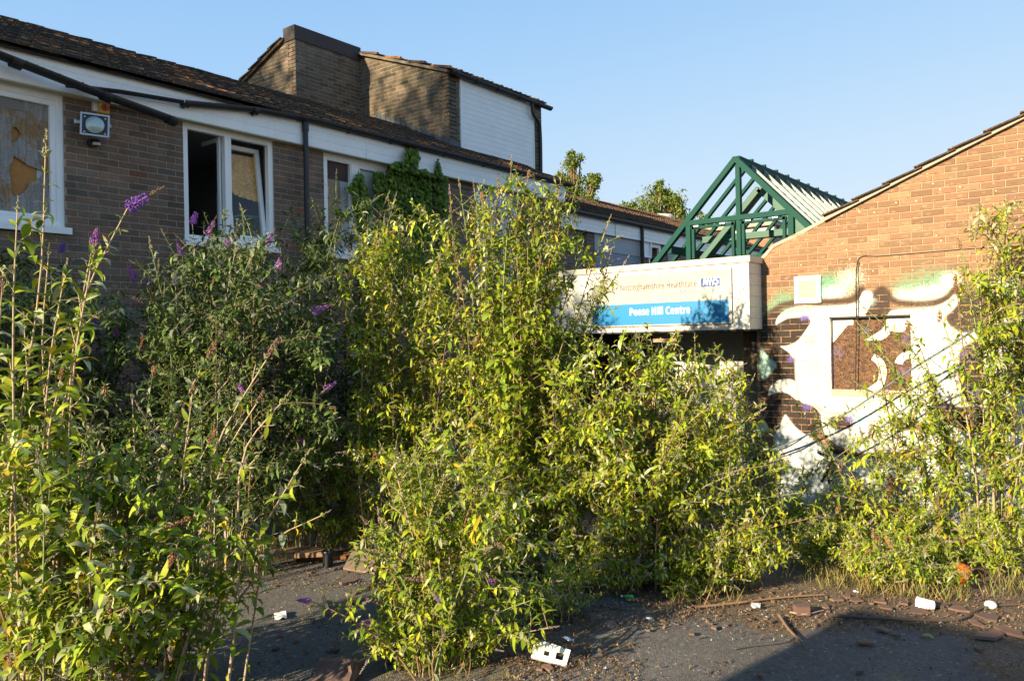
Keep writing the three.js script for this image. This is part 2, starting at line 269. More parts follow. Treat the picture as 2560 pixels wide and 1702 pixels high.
// frames, sashes, boards
function frameParts(w, u0, u1, v0, v1, t, x0, x1) { return merged([span(x0, x1, v0, v1, -u0, -u0 - t), span(x0, x1, v0, v1, -u1 + t, -u1), span(x0, x1, v1 - t, v1, -u0 - t, -u1 + t), span(x0, x1, v0, v0 + t, -u0 - t, -u1 + t)]); }
function leftWindow(i, label) { const w = new THREE.Group(); w.name = 'window'; if (label) w.userData.label = label; wing.add(w); const [a, b, c, d] = WIN[i];
  mesh('frame', frameParts(w, a, b, c + 0.03, d, 0.07, XL - 0.09, XL - 0.02), mat.frame, w);
  mesh('sill', merged([span(XL - 0.1, XL + 0.07, c - 0.005, c + 0.03, -a + 0.02, -b - 0.04), span(XL + 0.055, XL + 0.07, c - 0.04, c - 0.005, -a + 0.02, -b - 0.04)]), mat.frame, w); return w; }
{
  const w = leftWindow(0, 'window boarded with torn weathered chipboard'); const [a, b, c, d] = WIN[0];
  mesh('sash', frameParts(w, a + 0.07, b - 0.07, c + 0.1, d - 0.07, 0.055, XL - 0.085, XL - 0.035), mat.frame, w);
  const s = new THREE.Shape(); const B = [2.3, 3.7, 3.5, 4.69]; s.moveTo(B[0], B[2]); s.lineTo(B[1], B[2]); s.lineTo(B[1], B[3]); s.lineTo(B[0], B[3]);
  const tz = (x, y) => { const p = onX(x / 3.5625, 180 + y / 3.5625, XL - 0.07); return [-p.z, p.y]; };
  const jag = (list, k = 3) => { const out = []; const r = rngOf(4); for (let i = 0; i < list.length; i++) { const p = tz(...list[i]), q = tz(...list[(i + 1) % list.length]); for (let j = 0; j < k; j++) { const t = j / k; out.push([p[0] + (q[0] - p[0]) * t + rr(-0.012, 0.012, r), p[1] + (q[1] - p[1]) * t + rr(-0.012, 0.012, r)]); } } return out; };
  for (const hole of [[[118, 470], [150, 500], [180, 560], [150, 600], [120, 630], [95, 610], [105, 560]], [[125, 730], [165, 780], [280, 850], [380, 880], [385, 915], [330, 950], [270, 980], [250, 1040], [170, 1095], [105, 1100], [90, 1000], [85, 830]]]) { const h = new THREE.Path(); jag(hole).forEach(([x, y], i) => (i ? h.lineTo(x, y) : h.moveTo(x, y))); s.holes.push(h); }
  const sheet = new THREE.ExtrudeGeometry(s, { depth: 0.012, bevelEnabled: false }).applyMatrix4(new THREE.Matrix4().makeBasis(V3(0, 0, -1), V3(0, 1, 0), V3(1, 0, 0)).setPosition(XL - 0.085, 0, 0));
  const weather = tex(512, 512, (u, v) => { const k = fbm(u * 2, v, 20, 4), g = fbm(u, v, 4, 5), f = vn(u * 90 + 4 * g, v * 14 + 8 * k, 128); let t = 0.5 + 0.45 * f + 0.3 * (k - 0.5); let c = [0.36 * t, 0.33 * t, 0.30 * t]; const e = g > 0.52 ? Math.min(1, (g - 0.52) * 7) : 0; c = [c[0] * (1 - e) + 0.36 * t * e, c[1] * (1 - e) + 0.22 * t * e, c[2] * (1 - e) + 0.09 * t * e]; return c; });
  mesh('board', planarUV(sheet, (p) => -p.z * 0.8, (p) => p.y * 0.8), M(1, 1, 1, 0.92, { map: weather, bumpMap: T.grainBump, bumpScale: 0.01 }), w);
  mesh('batten', merged([span(XL - 0.074, XL - 0.066, 4.565, 4.69, -2.3, -3.45)]), M(0.23, 0.21, 0.19, 0.9, { map: T.grain }), w);
  mesh('inner_panel', span(XL - 0.12, XL - 0.1, 3.4, 4.75, -2.2, -3.57), M(0.45, 0.20, 0.05, 0.8, { map: T.grain }), w);
  mesh('inner_sheet', span(XL - 0.12, XL - 0.1, 3.4, 4.75, -3.575, -3.74), M(0.5, 0.5, 0.52, 0.8), w);
}
{
  const w = leftWindow(1, 'open two-light window, right sash tilted inward'); const [a, b, c, d] = WIN[1];
  const m0 = -onX(561, 450, XL - 0.03).z, m1 = -onX(577, 450, XL - 0.03).z;
  mesh('mullion', span(XL - 0.09, XL - 0.018, c + 0.1, d - 0.07, -m0, -m1), mat.frame, w);
  const sash = new THREE.Group(); sash.name = 'sash'; w.add(sash);
  const tilt = 0.13, base = V3(XL - 0.06, c + 0.11, 0), H = d - c - 0.2, Mx = new THREE.Matrix4().makeTranslation(base.x, base.y, 0).multiply(new THREE.Matrix4().makeRotationZ(tilt));
  const fp = merged([span(-0.05, 0, 0, H, -m1 - 0.005, -m1 - 0.06), span(-0.05, 0, 0, H, -b + 0.13, -b + 0.075), span(-0.05, 0, H - 0.055, H, -m1 - 0.06, -b + 0.13), span(-0.05, 0, 0, 0.055, -m1 - 0.06, -b + 0.13)]).applyMatrix4(Mx);
  mesh('sash_frame', fp, mat.frame, sash);
  mesh('pane', new THREE.PlaneGeometry(b - 0.13 - m1 - 0.06, H - 0.11).rotateY(Math.PI / 2).translate(-0.025, H / 2, -(m1 + 0.06 + b - 0.13) / 2).applyMatrix4(Mx), mat.glass, sash);
  const s = new THREE.Shape(); const z0 = m1 + 0.06, z1 = b - 0.13; s.moveTo(z0, H - 0.10); s.lineTo(z1, H - 0.10); const r = rngOf(8); for (let i = 0; i <= 14; i++) { const t = i / 14; s.lineTo(z1 + (z0 - z1) * t, 0.545 + 0.1 * t * t + rr(-0.02, 0.02, r)); }
  const bd = new THREE.ExtrudeGeometry(s, { depth: 0.011, bevelEnabled: false }).applyMatrix4(new THREE.Matrix4().makeBasis(V3(0, 0, -1), V3(0, 1, 0), V3(1, 0, 0)).setPosition(-0.055, 0, 0)); mesh('board', planarUV(bd, (p) => -p.z * 1.1, (p) => p.y * 1.1).applyMatrix4(Mx), mat.osb, sash);
  mesh('open_sash', merged([span(XL - 0.5, XL - 0.1, c + 0.1, c + 0.15, -m0 + 0.03, -m0 + 0.004), span(XL - 0.15, XL - 0.1, c + 0.15, d - 0.12, -m0 + 0.03, -m0 + 0.004), span(XL - 0.5, XL - 0.1, d - 0.12, d - 0.07, -m0 + 0.03, -m0 + 0.004)]), mat.frame, w);
}
{
  const w = leftWindow(2, 'two-light window with plywood and a white board'); const [a, b, c, d] = WIN[2];
  const m0 = -onX(882, 500, XL).z, m1 = -onX(897, 500, XL).z;
  mesh('mullion', span(XL - 0.09, XL - 0.018, c + 0.1, d - 0.07, -m0, -m1), mat.frame, w);
  mesh('sash', merged([frameParts(w, m1, b - 0.07, c + 0.1, d - 0.07, 0.05, XL - 0.08, XL - 0.03), frameParts(w, a + 0.07, m0, c + 0.1, d - 0.07, 0.02, XL - 0.08, XL - 0.03)]), mat.frame, w);
  mesh('top_board', span(XL - 0.11, XL - 0.085, 4.46, 4.74, -a - 0.05, -m0), M(0.075, 0.04, 0.032, 0.7, { map: T.grain }), w);
  mesh('plywood', metreUV(span(XL - 0.11, XL - 0.086, 3.4, 4.46, -a - 0.05, -a - 0.36)), mat.wood, w);
  mesh('plywood', metreUV(span(XL - 0.11, XL - 0.088, 3.4, 4.455, -a - 0.365, -m0 - 0.01)), M(0.50, 0.50, 0.49, 0.8, { map: T.streak }), w);
  mesh('board', metreUV(span(XL - 0.11, XL - 0.085, 3.4, 4.7, -m1, -b + 0.05)), M(0.62, 0.64, 0.66, 0.7, { map: T.streak }), w);
}
{
  const w = new THREE.Group(); w.name = 'window'; w.userData.label = 'opening boarded with a pale blue panel daubed in black'; wing.add(w); const [a, b, c, d] = WIN[3];
  const t = canvasTex(512, 768, (g) => { g.fillStyle = '#b9c8d8'; g.fillRect(0, 0, 512, 768); for (let i = 0; i < 260; i++) { g.fillStyle = `rgba(${120 + R() * 90 | 0},${150 + R() * 70 | 0},${190 + R() * 40 | 0},0.12)`; g.fillRect(R() * 512, R() * 768, 6 + R() * 30, 30 + R() * 130); } g.strokeStyle = '#10131c'; g.lineWidth = 15; g.lineCap = 'round'; g.beginPath(); g.moveTo(70, 130); g.lineTo(150, 40); g.moveTo(60, 170); g.quadraticCurveTo(90, 250, 160, 300); g.moveTo(300, 130); g.quadraticCurveTo(240, 220, 300, 330); g.moveTo(400, 120); g.quadraticCurveTo(360, 260, 420, 340); g.stroke(); g.strokeStyle = '#2c62b0'; g.lineWidth = 20; g.beginPath(); g.moveTo(60, 430); g.quadraticCurveTo(200, 390, 260, 520); g.quadraticCurveTo(330, 600, 450, 470); g.stroke(); });
  mesh('board', planarUV(span(XL - 0.05, XL - 0.025, c, d, -a, -b), (p) => (-p.z - a) / (b - a), (p) => (p.y - c) / (d - c)), M(1, 1, 1, 0.7, { map: t }), w);
}
// fascia, soffit, gutter, downpipe
const XF = -8.88;
{
  const j0 = -onX(917, 380, XF).z; const seg = [[0.8, j0 - 0.012], [j0 + 0.012, -ZE + 0.02]];
  for (const [a, b] of seg) for (let k = 0; k < 3; k++) { const y0 = 4.805 + k * 0.112, y1 = y0 + 0.108; mesh('fascia_board', metreUV(merged([span(XF - 0.02, XF, y0, y1, -a, -b), span(XF - 0.02, XF - 0.006, y1, y1 + 0.006, -a, -b)])), mat.upvc, wing); }
  mesh('fascia_joint', span(XF - 0.01, XF + 0.008, 4.80, 5.13, -j0 + 0.016, -j0 - 0.016), mat.upvc, wing);
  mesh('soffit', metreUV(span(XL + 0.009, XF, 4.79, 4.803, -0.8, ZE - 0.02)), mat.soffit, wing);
  const eave = (x, y) => onX(x, y, -8.82);
  const U = []; for (let i = 0; i <= 8; i++) { const a = Math.PI * (1 + i / 8); U.push([0.062 * Math.cos(a), 0.062 * Math.sin(a)]); } for (let i = 8; i >= 0; i--) { const a = Math.PI * (1 + i / 8); U.push([0.056 * Math.cos(a), 0.056 * Math.sin(a) + 0.002]); }
  const p0 = eave(462, 253), p1 = eave(560, 262), p2 = eave(640, 270); const y0 = eave(765, 292).y;
  const path = [p0, p1, p2, V3(-8.82, y0 + 0.0, -6.97), V3(-8.82, y0 - 0.0, -9), V3(-8.82, y0, -11), V3(-8.82, y0, ZE - 0.12)];
  mesh('gutter', sweep(U, path), mat.black, wing);
  for (const [x, y] of [[455, 252], [630, 272], [745, 293], [870, 320], [977, 345], [1110, 378], [1210, 403]]) { const p = eave(x, y); p.y = x > 700 ? y0 : p.y; mesh('gutter_bracket', merged([sweep(U.map(([a, b]) => [a * 1.13, b * 1.13]), [p, p.clone().add(V3(0, 0, -0.07))]), span(XF, -8.85, p.y - 0.07, p.y - 0.02, p.z - 0.02, p.z - 0.05)]), mat.black, wing); }
  const zd = onX(766, 420, -8.83).z; mesh('downpipe', merged([new THREE.CylinderGeometry(0.036, 0.036, 5.1, 14).translate(-8.84, 2.55, zd), new THREE.CylinderGeometry(0.045, 0.045, 0.12, 14).translate(-8.84, y0 - 0.13, zd), new THREE.CylinderGeometry(0.043, 0.043, 0.05, 14).translate(-8.84, 3.1, zd)]), mat.black, wing);
  // torn roofing felt sagging over the fascia where the gutter is gone
  const fl = []; for (const [x, y] of [[-60, 65], [0, 98], [60, 117], [100, 122], [140, 130], [180, 150], [235, 165], [300, 175], [360, 192], [450, 215], [560, 243]]) { fl.push(onX(x, y + 4, -8.85)); }
  const fg = []; for (let i = 0; i + 1 < fl.length; i++) { const a = fl[i], b = fl[i + 1]; const A = V3(-8.92, 5.15, a.z), B = V3(-8.92, 5.15, b.z); fg.push(a.x, a.y, a.z, b.x, b.y, b.z, B.x, B.y, B.z, a.x, a.y, a.z, B.x, B.y, B.z, A.x, A.y, A.z); }
  const f = new THREE.BufferGeometry(); f.setAttribute('position', new THREE.Float32BufferAttribute(fg, 3)); f.computeVertexNormals(); mesh('roofing_felt', f, mat.felt, wing);
}
// main roof
const TAN = 0.46, RIDGE = { x: -11.75, y: 5.13 + (11.75 - 8.84) * TAN };
{
  const roof = new THREE.Group(); roof.name = 'roof'; wing.add(roof); const L = Math.hypot(1, TAN), s = V3(-1 / L, TAN / L, 0), n = V3(TAN / L, 1 / L, 0), u = V3(0, 0, -1);
  const deck = (a, b) => { const g = new THREE.BufferGeometry(); const c = [V3(a.x, a.y, -0.6), V3(a.x, a.y, ZE - 0.1), V3(b.x, b.y, ZE - 0.1), V3(b.x, b.y, -0.6)], d = c.map((p) => p.clone().add(V3(0, -0.02, 0))); const pos = []; for (const f of [[c[0], c[1], c[2], c[3]], [d[3], d[2], d[1], d[0]], [c[1], c[0], d[0], d[1]], [c[0], c[3], d[3], d[0]], [c[2], c[1], d[1], d[2]]]) for (const k of [0, 1, 2, 0, 2, 3]) pos.push(f[k].x, f[k].y, f[k].z); g.setAttribute('position', new THREE.Float32BufferAttribute(pos, 3)); g.computeVertexNormals(); return g; };
  mesh('roof_deck', deck(V3(-8.84, 5.12, 0), V3(RIDGE.x, RIDGE.y - 0.01, 0)), mat.dark, roof);
  mesh('back_slope', deck(V3(-15.1, RIDGE.y - 3.35 * TAN, 0), V3(RIDGE.x, RIDGE.y - 0.012, 0)), tileMats[1], roof);
  roofTiles(roof, V3(-8.80, 5.125, -0.7), u, s, n, 41, 8, { seed: 31, limit: 300, broken: 0.5, gauge: 0.37, pick: (r, i, j) => { const h = r(); return h < 0.10 && j < 3 ? 4 : h < 0.3 ? 3 : Math.floor(r() * 3); } });  // scattered orange tiles in the lower rows imitate sun-dappled patches by colour
  for (let i = 0; i < 26; i++) { const z = -0.8 - i * 0.46; if (z < ZE) break; const g = new THREE.CylinderGeometry(0.115, 0.12, 0.47, 10, 1, true, -Math.PI / 2, Math.PI).rotateX(Math.PI / 2); const m = mesh('ridge_tile', metreUV(g), tileMats[(i * 7) % 3], roof); m.position.set(RIDGE.x, RIDGE.y - 0.10 + (i % 3) * 0.006, z - 0.23); m.rotation.z = 0; }
}
// fallen gutter lengths
{
  const U = []; for (let i = 0; i <= 8; i++) { const a = Math.PI * (1 + i / 8); U.push([0.07 * Math.cos(a), 0.062 * Math.sin(a)]); } for (let i = 8; i >= 0; i--) { const a = Math.PI * (1 + i / 8); U.push([0.062 * Math.cos(a), 0.055 * Math.sin(a) + 0.002]); }
  const A = onX(-30, 122, -8.72), B = onX(428, 294, -8.68), C = onX(40, 150, -8.72), D = onX(265, 234, -8.7);
  const t = thing('fallen_gutter', 'black plastic gutter length hanging diagonally across the white fascia', 'gutter');
  mesh('trough', sweep(U, [A, A.clone().lerp(B, 0.5).add(V3(0, -0.012, 0)), B]), mat.black, t);
  for (const p of [C, D, B]) { const d = B.clone().sub(A).normalize(); mesh('bracket', sweep(U.map(([a, b]) => [a * 1.2, b * 1.25 - 0.01]), [p.clone().addScaledVector(d, -0.05), p.clone().addScaledVector(d, 0.05)]), mat.black, t); }
  const lt = []; const r = rngOf(61); for (let i = 0; i < 40; i++) { const q = A.clone().lerp(B, rr(0.05, 0.75, r)); lt.push(new THREE.TetrahedronGeometry(rr(0.008, 0.02, r)).rotateX(r() * 6).rotateY(r() * 6).translate(q.x + rr(-0.03, 0.03, r), q.y + 0.005, q.z)); }
  mesh('dead_leaves', merged(lt), M(0.16, 0.085, 0.035), t, 'stuff');
  const e = thing('snapped_gutter', 'thin snapped gutter strip lying behind the hanging gutter', 'gutter');
  mesh('trough', sweep(U.map(([a, b]) => [a * 0.6, b * 0.6]), [onX(165, 210, -8.8), onX(300, 226, -8.8), onX(455, 252, -8.8)]), mat.blackRough, e);
}
// floodlight, isolator switch and sensor between the windows
{
  const c = onX(236, 313, -8.76), t = thing('floodlight', 'square grey floodlight with round glass beside the torn boarded window', 'floodlight', c); t.scale.setScalar(0.82);
  const rot = new THREE.Matrix4().makeRotationFromEuler(new THREE.Euler(-0.04, Math.PI / 2 - 0.42, -0.04, 'YXZ'));
  const fr = merged([box(0.34, 0.022, 0.05, 0, 0.136, 0), box(0.34, 0.022, 0.05, 0, -0.136, 0), box(0.022, 0.25, 0.05, 0.159, 0, 0), box(0.022, 0.25, 0.05, -0.159, 0, 0)]).applyMatrix4(rot);
  mesh('frame', fr, M(0.42, 0.43, 0.46, 0.4, { metalness: 0.4 }), t); mesh('housing', merged([box(0.296, 0.25, 0.1, 0, 0, -0.055), box(0.2, 0.16, 0.09, 0, 0, -0.14)]).applyMatrix4(rot), M(0.035, 0.035, 0.045, 0.5), t);
  mesh('lens', new THREE.SphereGeometry(0.18, 28, 10, 0, Math.PI * 2, 0, 0.66).rotateX(Math.PI / 2).translate(0, 0, -0.125).applyMatrix4(rot), new THREE.MeshPhysicalMaterial({ color: lin(0.40, 0.5, 0.46), roughness: 0.12, clearcoat: 0.6, metalness: 0.15 }), t);
  for (const [x, y] of [[-0.12, 0.1], [0.12, 0.1], [0.12, -0.1], [-0.12, -0.1]]) mesh('screw', new THREE.CylinderGeometry(0.012, 0.012, 0.012, 10).rotateX(Math.PI / 2).translate(x, y, 0.0).applyMatrix4(rot), mat.galv, t);
  mesh('bracket', merged([box(0.07, 0.03, 0.02, -0.2, 0.02, -0.02), box(0.025, 0.05, 0.16, -0.225, 0.02, -0.08), box(0.02, 0.04, 0.13, 0.18, 0.02, -0.08)]).applyMatrix4(rot), mat.galv, t);
  const b = onX(256, 270, -8.95), s = thing('isolator_switch', 'small yellow switch box with red knob above the floodlight', 'switch', b);
  mesh('box', merged([box(0.08, 0.13, 0.105)]), M(0.62, 0.38, 0.02, 0.5), s); mesh('back_plate', box(0.05, 0.1, 0.05, -0.02, 0, 0.075), M(0.75, 0.75, 0.72, 0.5), s);
  mesh('knob', merged([new THREE.CylinderGeometry(0.037, 0.037, 0.02, 18).rotateZ(Math.PI / 2).translate(0.05, 0, -0.005), box(0.03, 0.05, 0.016, 0.06, 0, -0.005)]), M(0.42, 0.05, 0.04, 0.5), s);
  const q = onX(240, 357, -8.93), z = thing('motion_sensor', 'black dome motion sensor on the brick under the floodlight', 'sensor', q);
  mesh('base', new THREE.CylinderGeometry(0.045, 0.045, 0.05, 14).rotateZ(Math.PI / 2).translate(-0.04, 0, 0.03), mat.black, z); mesh('head', new THREE.SphereGeometry(0.042, 16, 10), mat.black, z); mesh('window', new THREE.SphereGeometry(0.0425, 16, 6, 0, Math.PI * 2, Math.PI * 0.52, 0.7), M(0.6, 0.62, 0.6, 0.3), z);
}

// ---------------------------------------------------------------- upper storey that rises through the roof
{
  const up = thing('upper_storey', 'brown brick upper storey with a white clad wall rising behind the tiled roof', 'building');
  const XE = -10.1, Z2 = onX(1122, 300, XE).z, XC = onZ(900, 200, Z2).x, Z1 = onX(737.6, 150, XC).z, ZB = onX(1331, 350, XE).z;
  const yE = onX(1122, 178, XE).y, yR = onZ(904, 134, Z2).y, yCt = onX(738, 63, XC).y, yCb = onX(738, 98, XC).y, yB = 5.2;
  const tone = (r) => { const k = rr(0.65, 1.25, r); const c = r() < 0.3 ? [0.105, 0.085, 0.06] : [0.135, 0.098, 0.064]; return c.map((x) => x * k * 1.25); };
  const o = { material: brickL, mortar: mat.mortarT, uvOf: uvGrain, tone, proud: 0.0055 };
  const gz = { u: V3(1, 0, 0), v: V3(0, 1, 0), n: V3(0, 0, 1) }, gx = { u: V3(0, 0, -1), v: V3(0, 1, 0), n: V3(1, 0, 0) };
  const right = (x) => yE + (XE - x) * (yR - yE) / (XE - XC);
  brickWall(up, { ...gz, o: V3(0, 0, Z2) }, XC + 0.002, XE - 0.0, yB, 9, { ...o, top: right, seed: 41, limit: 220 });
  brickWall(up, { ...gx, o: V3(XC, 0, 0) }, -Z1, -Z2, yB, yCb + 0.02, { ...o, seed: 42, limit: 90 });
  const pL = onZ(605, 214, Z1), pT = onZ(735, 78, Z1), sl = (pT.y - pL.y) / (pT.x - pL.x), left = (x) => pT.y + (x - pT.x) * sl;
  brickWall(up, { ...gz, o: V3(0, 0, Z1) }, XC - 4, XC - 0.001, yB, 9.5, { ...o, top: left, seed: 43, limit: 120 });
  const zPan = onX(1149, 300, XE).z; brickWall(up, { ...gx, o: V3(XE, 0, 0) }, -Z2, -zPan, yB, yE - 0.02, { ...o, seed: 44, limit: 60 });
  brickWall(up, { ...gx, o: V3(XE, 0, 0) }, -ZB, -ZB + 0.33, yB, yE - 0.02, { ...o, seed: 45, limit: 40 });
  // white boarding
  const y0 = 5.65, y1 = yE - 0.06; let n = 0; for (let y = y0; y < y1; y += 0.1, n++) mesh('cladding_board', metreUV(merged([span(XE - 0.05, XE + 0.02, y, Math.min(y1, y + 0.094), zPan - 0.05, ZB), span(XE - 0.05, XE + 0.013, y + 0.094, y + 0.1, zPan - 0.05, ZB)])), mat.upvc, up);
  mesh('corner_trim', merged([span(XE - 0.05, XE + 0.035, 5.55, y1 + 0.02, zPan, zPan - 0.05), span(XE - 0.05, XE + 0.035, 5.55, y1 + 0.02, ZB, ZB - 0.03)]), mat.upvc, up);
  mesh('back_walls', merged([span(XE - 0.25, XE - 0.23, 5, yE, Z2, ZB), span(XC - 4, XE - 0.1, 5, yE - 0.1, ZB - 0.35, ZB - 0.3)]), mat.mortarT, up);
  // dark slate band at the top of the ridge wall
  const band = [0, 0.31, 1].map((t) => Z1 + (Z2 - Z1) * t); for (let i = 0; i < 2; i++) mesh('ridge_cladding', metreUV(merged([span(XC - 0.32, XC + 0.03, yCb, yCt, band[i] + (i ? 0 : 0.03), band[i + 1] + (i ? 0.0 : 0.004))]), 1.0), M(0.062, 0.05, 0.045, 0.85, { map: T.streak, bumpMap: T.grainBump, bumpScale: 0.004 }), up);
  // stepped lead flashing
  const fl = []; for (let i = 0; i < 14; i++) { const x = XE - i * 0.14, yy = 5.13 + (-8.84 - x) * TAN; fl.push(span(x - 0.15, x, yy - 0.05, yy + 0.18, Z2 + 0.009, Z2 + 0.014)); } fl.push(span(XE + 0.009, XE + 0.014, 5.6, 5.86, Z2, zPan + 0.002)); mesh('lead_flashing', merged(fl), mat.lead, up);
  // roofs
  const roof = new THREE.Group(); roof.name = 'roof'; up.add(roof);
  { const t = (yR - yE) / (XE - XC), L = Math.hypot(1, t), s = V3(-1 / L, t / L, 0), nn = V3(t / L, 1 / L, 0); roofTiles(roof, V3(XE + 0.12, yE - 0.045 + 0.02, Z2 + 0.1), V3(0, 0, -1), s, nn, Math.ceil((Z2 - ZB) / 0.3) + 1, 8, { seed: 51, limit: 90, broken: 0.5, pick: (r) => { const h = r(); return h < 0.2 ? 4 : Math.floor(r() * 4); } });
    const len = Math.hypot(XE + 0.1 - XC, yR - yE); mesh('verge', metreUV(bar(V3(XE + 0.06, yE - 0.03, Z2 + 0.05), V3(XC + 0.02, yR - 0.0, Z2 + 0.05), 0.09, 0.05, nn)), mat.oldMortar, roof); }
  { const L = Math.hypot(1, sl), s = V3(1 / L, sl / L, 0), nn = V3(-sl / L, 1 / L, 0); roofTiles(roof, V3(XC - 3.6, left(XC - 3.6) + 0.04, Z1 + 0.09).addScaledVector(V3(0, 0, -1), 3.0), V3(0, 0, 1), s, nn, 10, 10, { seed: 52, limit: 60 }); mesh('verge', metreUV(bar(V3(XC - 4, left(XC - 4) + 0.01, Z1 + 0.03), V3(XC - 0.28, left(XC - 0.28) + 0.01, Z1 + 0.03), 0.08, 0.05, nn)), tileMats[2], roof); }
  const gy = yE - 0.02, U = []; for (let i = 0; i <= 8; i++) { const a = Math.PI * (1 + i / 8); U.push([0.066 * Math.cos(a), 0.07 * Math.sin(a)]); } for (let i = 8; i >= 0; i--) { const a = Math.PI * (1 + i / 8); U.push([0.058 * Math.cos(a), 0.06 * Math.sin(a) + 0.003]); }
  mesh('gutter', sweep(U, [V3(XE + 0.1, gy, Z2 + 0.05), V3(XE + 0.1, gy, ZB - 0.55)]), mat.black, up);
  for (const t of [0.03, 0.25, 0.5, 0.78, 1.02]) { const z = Z2 + (ZB - Z2) * t; mesh('gutter_bracket', sweep(U.map(([a, b]) => [a * 1.15, b * 1.2]), [V3(XE + 0.1, gy, z), V3(XE + 0.1, gy, z - 0.06)]), mat.black, up); }
  mesh('downpipe', sweep(circle(0.038, 10), smooth([V3(XE + 0.1, gy - 0.03, ZB + 0.12), V3(XE + 0.1, gy - 0.25, ZB + 0.1), V3(XE + 0.08, gy - 0.42, ZB - 0.14), V3(XE + 0.06, gy - 0.6, ZB - 0.2), V3(XE + 0.06, 5.4, ZB - 0.2)], 40), V3(1, 0, 0)), mat.black, up);
}

// ---------------------------------------------------------------- rear wing beyond the sign
{
  const XR = -10.3, rear = thing('rear_wing', 'lower brick wing behind the entrance sign with grey boarded windows', 'building');
  const yG = onX(1450, 535, XR).y, yFt = yG - 0.06, yFb = onX(1450, 577, XR).y, Z0 = -13.1, Zb = -30;
  const zz = (x) => -onX(x, 600, XR).z, bx0 = zz(1485), bx1 = zz(1597), bxm = zz(1530);
  brickWall(rear, { o: V3(XR, 0, 0), u: V3(0, 0, -1), v: V3(0, 1, 0), n: V3(1, 0, 0) }, -Z0, -Zb, 2.4, yFb + 0.1, { holes: [[bx0, bx1, 2.4, yFb + 0.05], [zz(1621), zz(1650), 3.6, yFb - 0.02], [zz(1455), zz(1468), yFb - 0.36, yFb + 0.02]], material: brickL, mortar: mat.mortarL, uvOf: uvGrain, tone: leftTone, seed: 61, limit: 260, vis: (x, y) => y < 680 });
  const bd = M(0.40, 0.41, 0.44, 0.75, { map: T.streak }), ym = onX(1540, 634, XR).y; mesh('window_board', metreUV(span(XR - 0.04, XR + 0.02, ym + 0.005, yFb, -bx0, -bxm + 0.006)), bd, rear); mesh('window_board', metreUV(span(XR - 0.04, XR + 0.024, ym + 0.004, yFb, -bxm - 0.006, -bx1)), bd, rear); mesh('window_board', metreUV(span(XR - 0.05, XR + 0.012, 2.4, ym - 0.006, -bx0, -bx1)), M(0.27, 0.30, 0.36, 0.75, { map: T.streak }), rear);
  mesh('window_frame', merged([span(XR - 0.06, XR + 0.01, 3.6, yFb, -zz(1621), -zz(1624)), span(XR - 0.06, XR + 0.01, 3.6, yFb, -zz(1647), -zz(1651)), span(XR - 0.06, XR + 0.01, yFb - 0.1, yFb, -zz(1624), -zz(1647))]), mat.frame, rear); mesh('dark_room', merged([span(XR - 0.5, XR - 0.3, 2.4, yFb + 0.1, -13.4, -29)]), mat.dark, rear);
  const sg = onX(1612, 613, XR + 0.05); mesh('meter_box', merged([box(0.08, 0.5, 0.03, 0, 0.03, 0.2), box(0.08, 0.5, 0.03, 0, 0.03, -0.2), box(0.08, 0.03, 0.4, 0, -0.2, 0), box(0.08, 0.03, 0.4, 0, 0.27, 0), box(0.03, 0.45, 0.38, -0.03, 0.03, 0)]).translate(XR + 0.05, sg.y - 0.1, sg.z - 0.1), mat.frame, rear);
  mesh('window_board', metreUV(span(XR, XR + 0.02, 2.6, yFb - 0.08, -zz(1668), -zz(1692))), M(0.36, 0.36, 0.38, 0.8, { map: T.streak }), rear);
  const rows = 4, hh = (yFt - yFb + 0.05) / rows; const jz = zz(1530) ; for (const [a, b] of [[-Z0 + 0.02, jz - 0.02], [jz + 0.02, -Zb]]) for (let k = 0; k < rows; k++) mesh('fascia_board', metreUV(merged([span(XR + 0.08, XR + 0.1, yFb + k * hh, yFb + (k + 1) * hh - 0.008, -a, -b), span(XR + 0.08, XR + 0.09, yFb + (k + 1) * hh - 0.008, yFb + (k + 1) * hh, -a, -b)])), mat.upvc, rear);
  mesh('gutter', sweep(circle(0.075, 10), [V3(XR + 0.17, yG, Z0 + 0.05), V3(XR + 0.17, yG, Zb)]), mat.black, rear);
  mesh('downpipe', new THREE.CylinderGeometry(0.045, 0.045, 3, 10).translate(XR + 0.14, yG - 1.5, onX(1603, 600, XR + 0.1).z), mat.black, rear);
  const roof = new THREE.Group(); roof.name = 'roof'; rear.add(roof);
  const t = 0.40, L = Math.hypot(1, t), s = V3(-1 / L, t / L, 0), n = V3(t / L, 1 / L, 0); const rq = onX(1560, 521, XR); const slope = (rq.y - EYE) / rq.x; // find the ridge on the sight line
  let d = 1; for (let k = 0; k < 60; k++) { d = k * 0.1; const P = V3(XR + 0.15 - d, yG + 0.03 + d * t, 0); if (P.y <= EYE + slope * P.x + 0.0 && false) break; if ((P.y - EYE) / -P.x > -slope && d > 0.3) break; }
  const deck = new THREE.BufferGeometry(), e = V3(XR + 0.2, yG + 0.0, 0), r2 = V3(XR + 0.2 - d - 0.02, yG + d * t, 0), far = V3(r2.x - 4, r2.y - 1.6, 0); const pp = []; const quad = (a, b) => { for (const [p, z] of [[a, Z0 + 0.1], [a, Zb], [b, Zb], [a, Z0 + 0.1], [b, Zb], [b, Z0 + 0.1]]) pp.push(p.x, p.y, z); }; quad(e, r2); quad(far, r2); deck.setAttribute('position', new THREE.Float32BufferAttribute(pp, 3)); deck.computeVertexNormals(); mesh('roof_deck', deck, tileMats[1], roof);
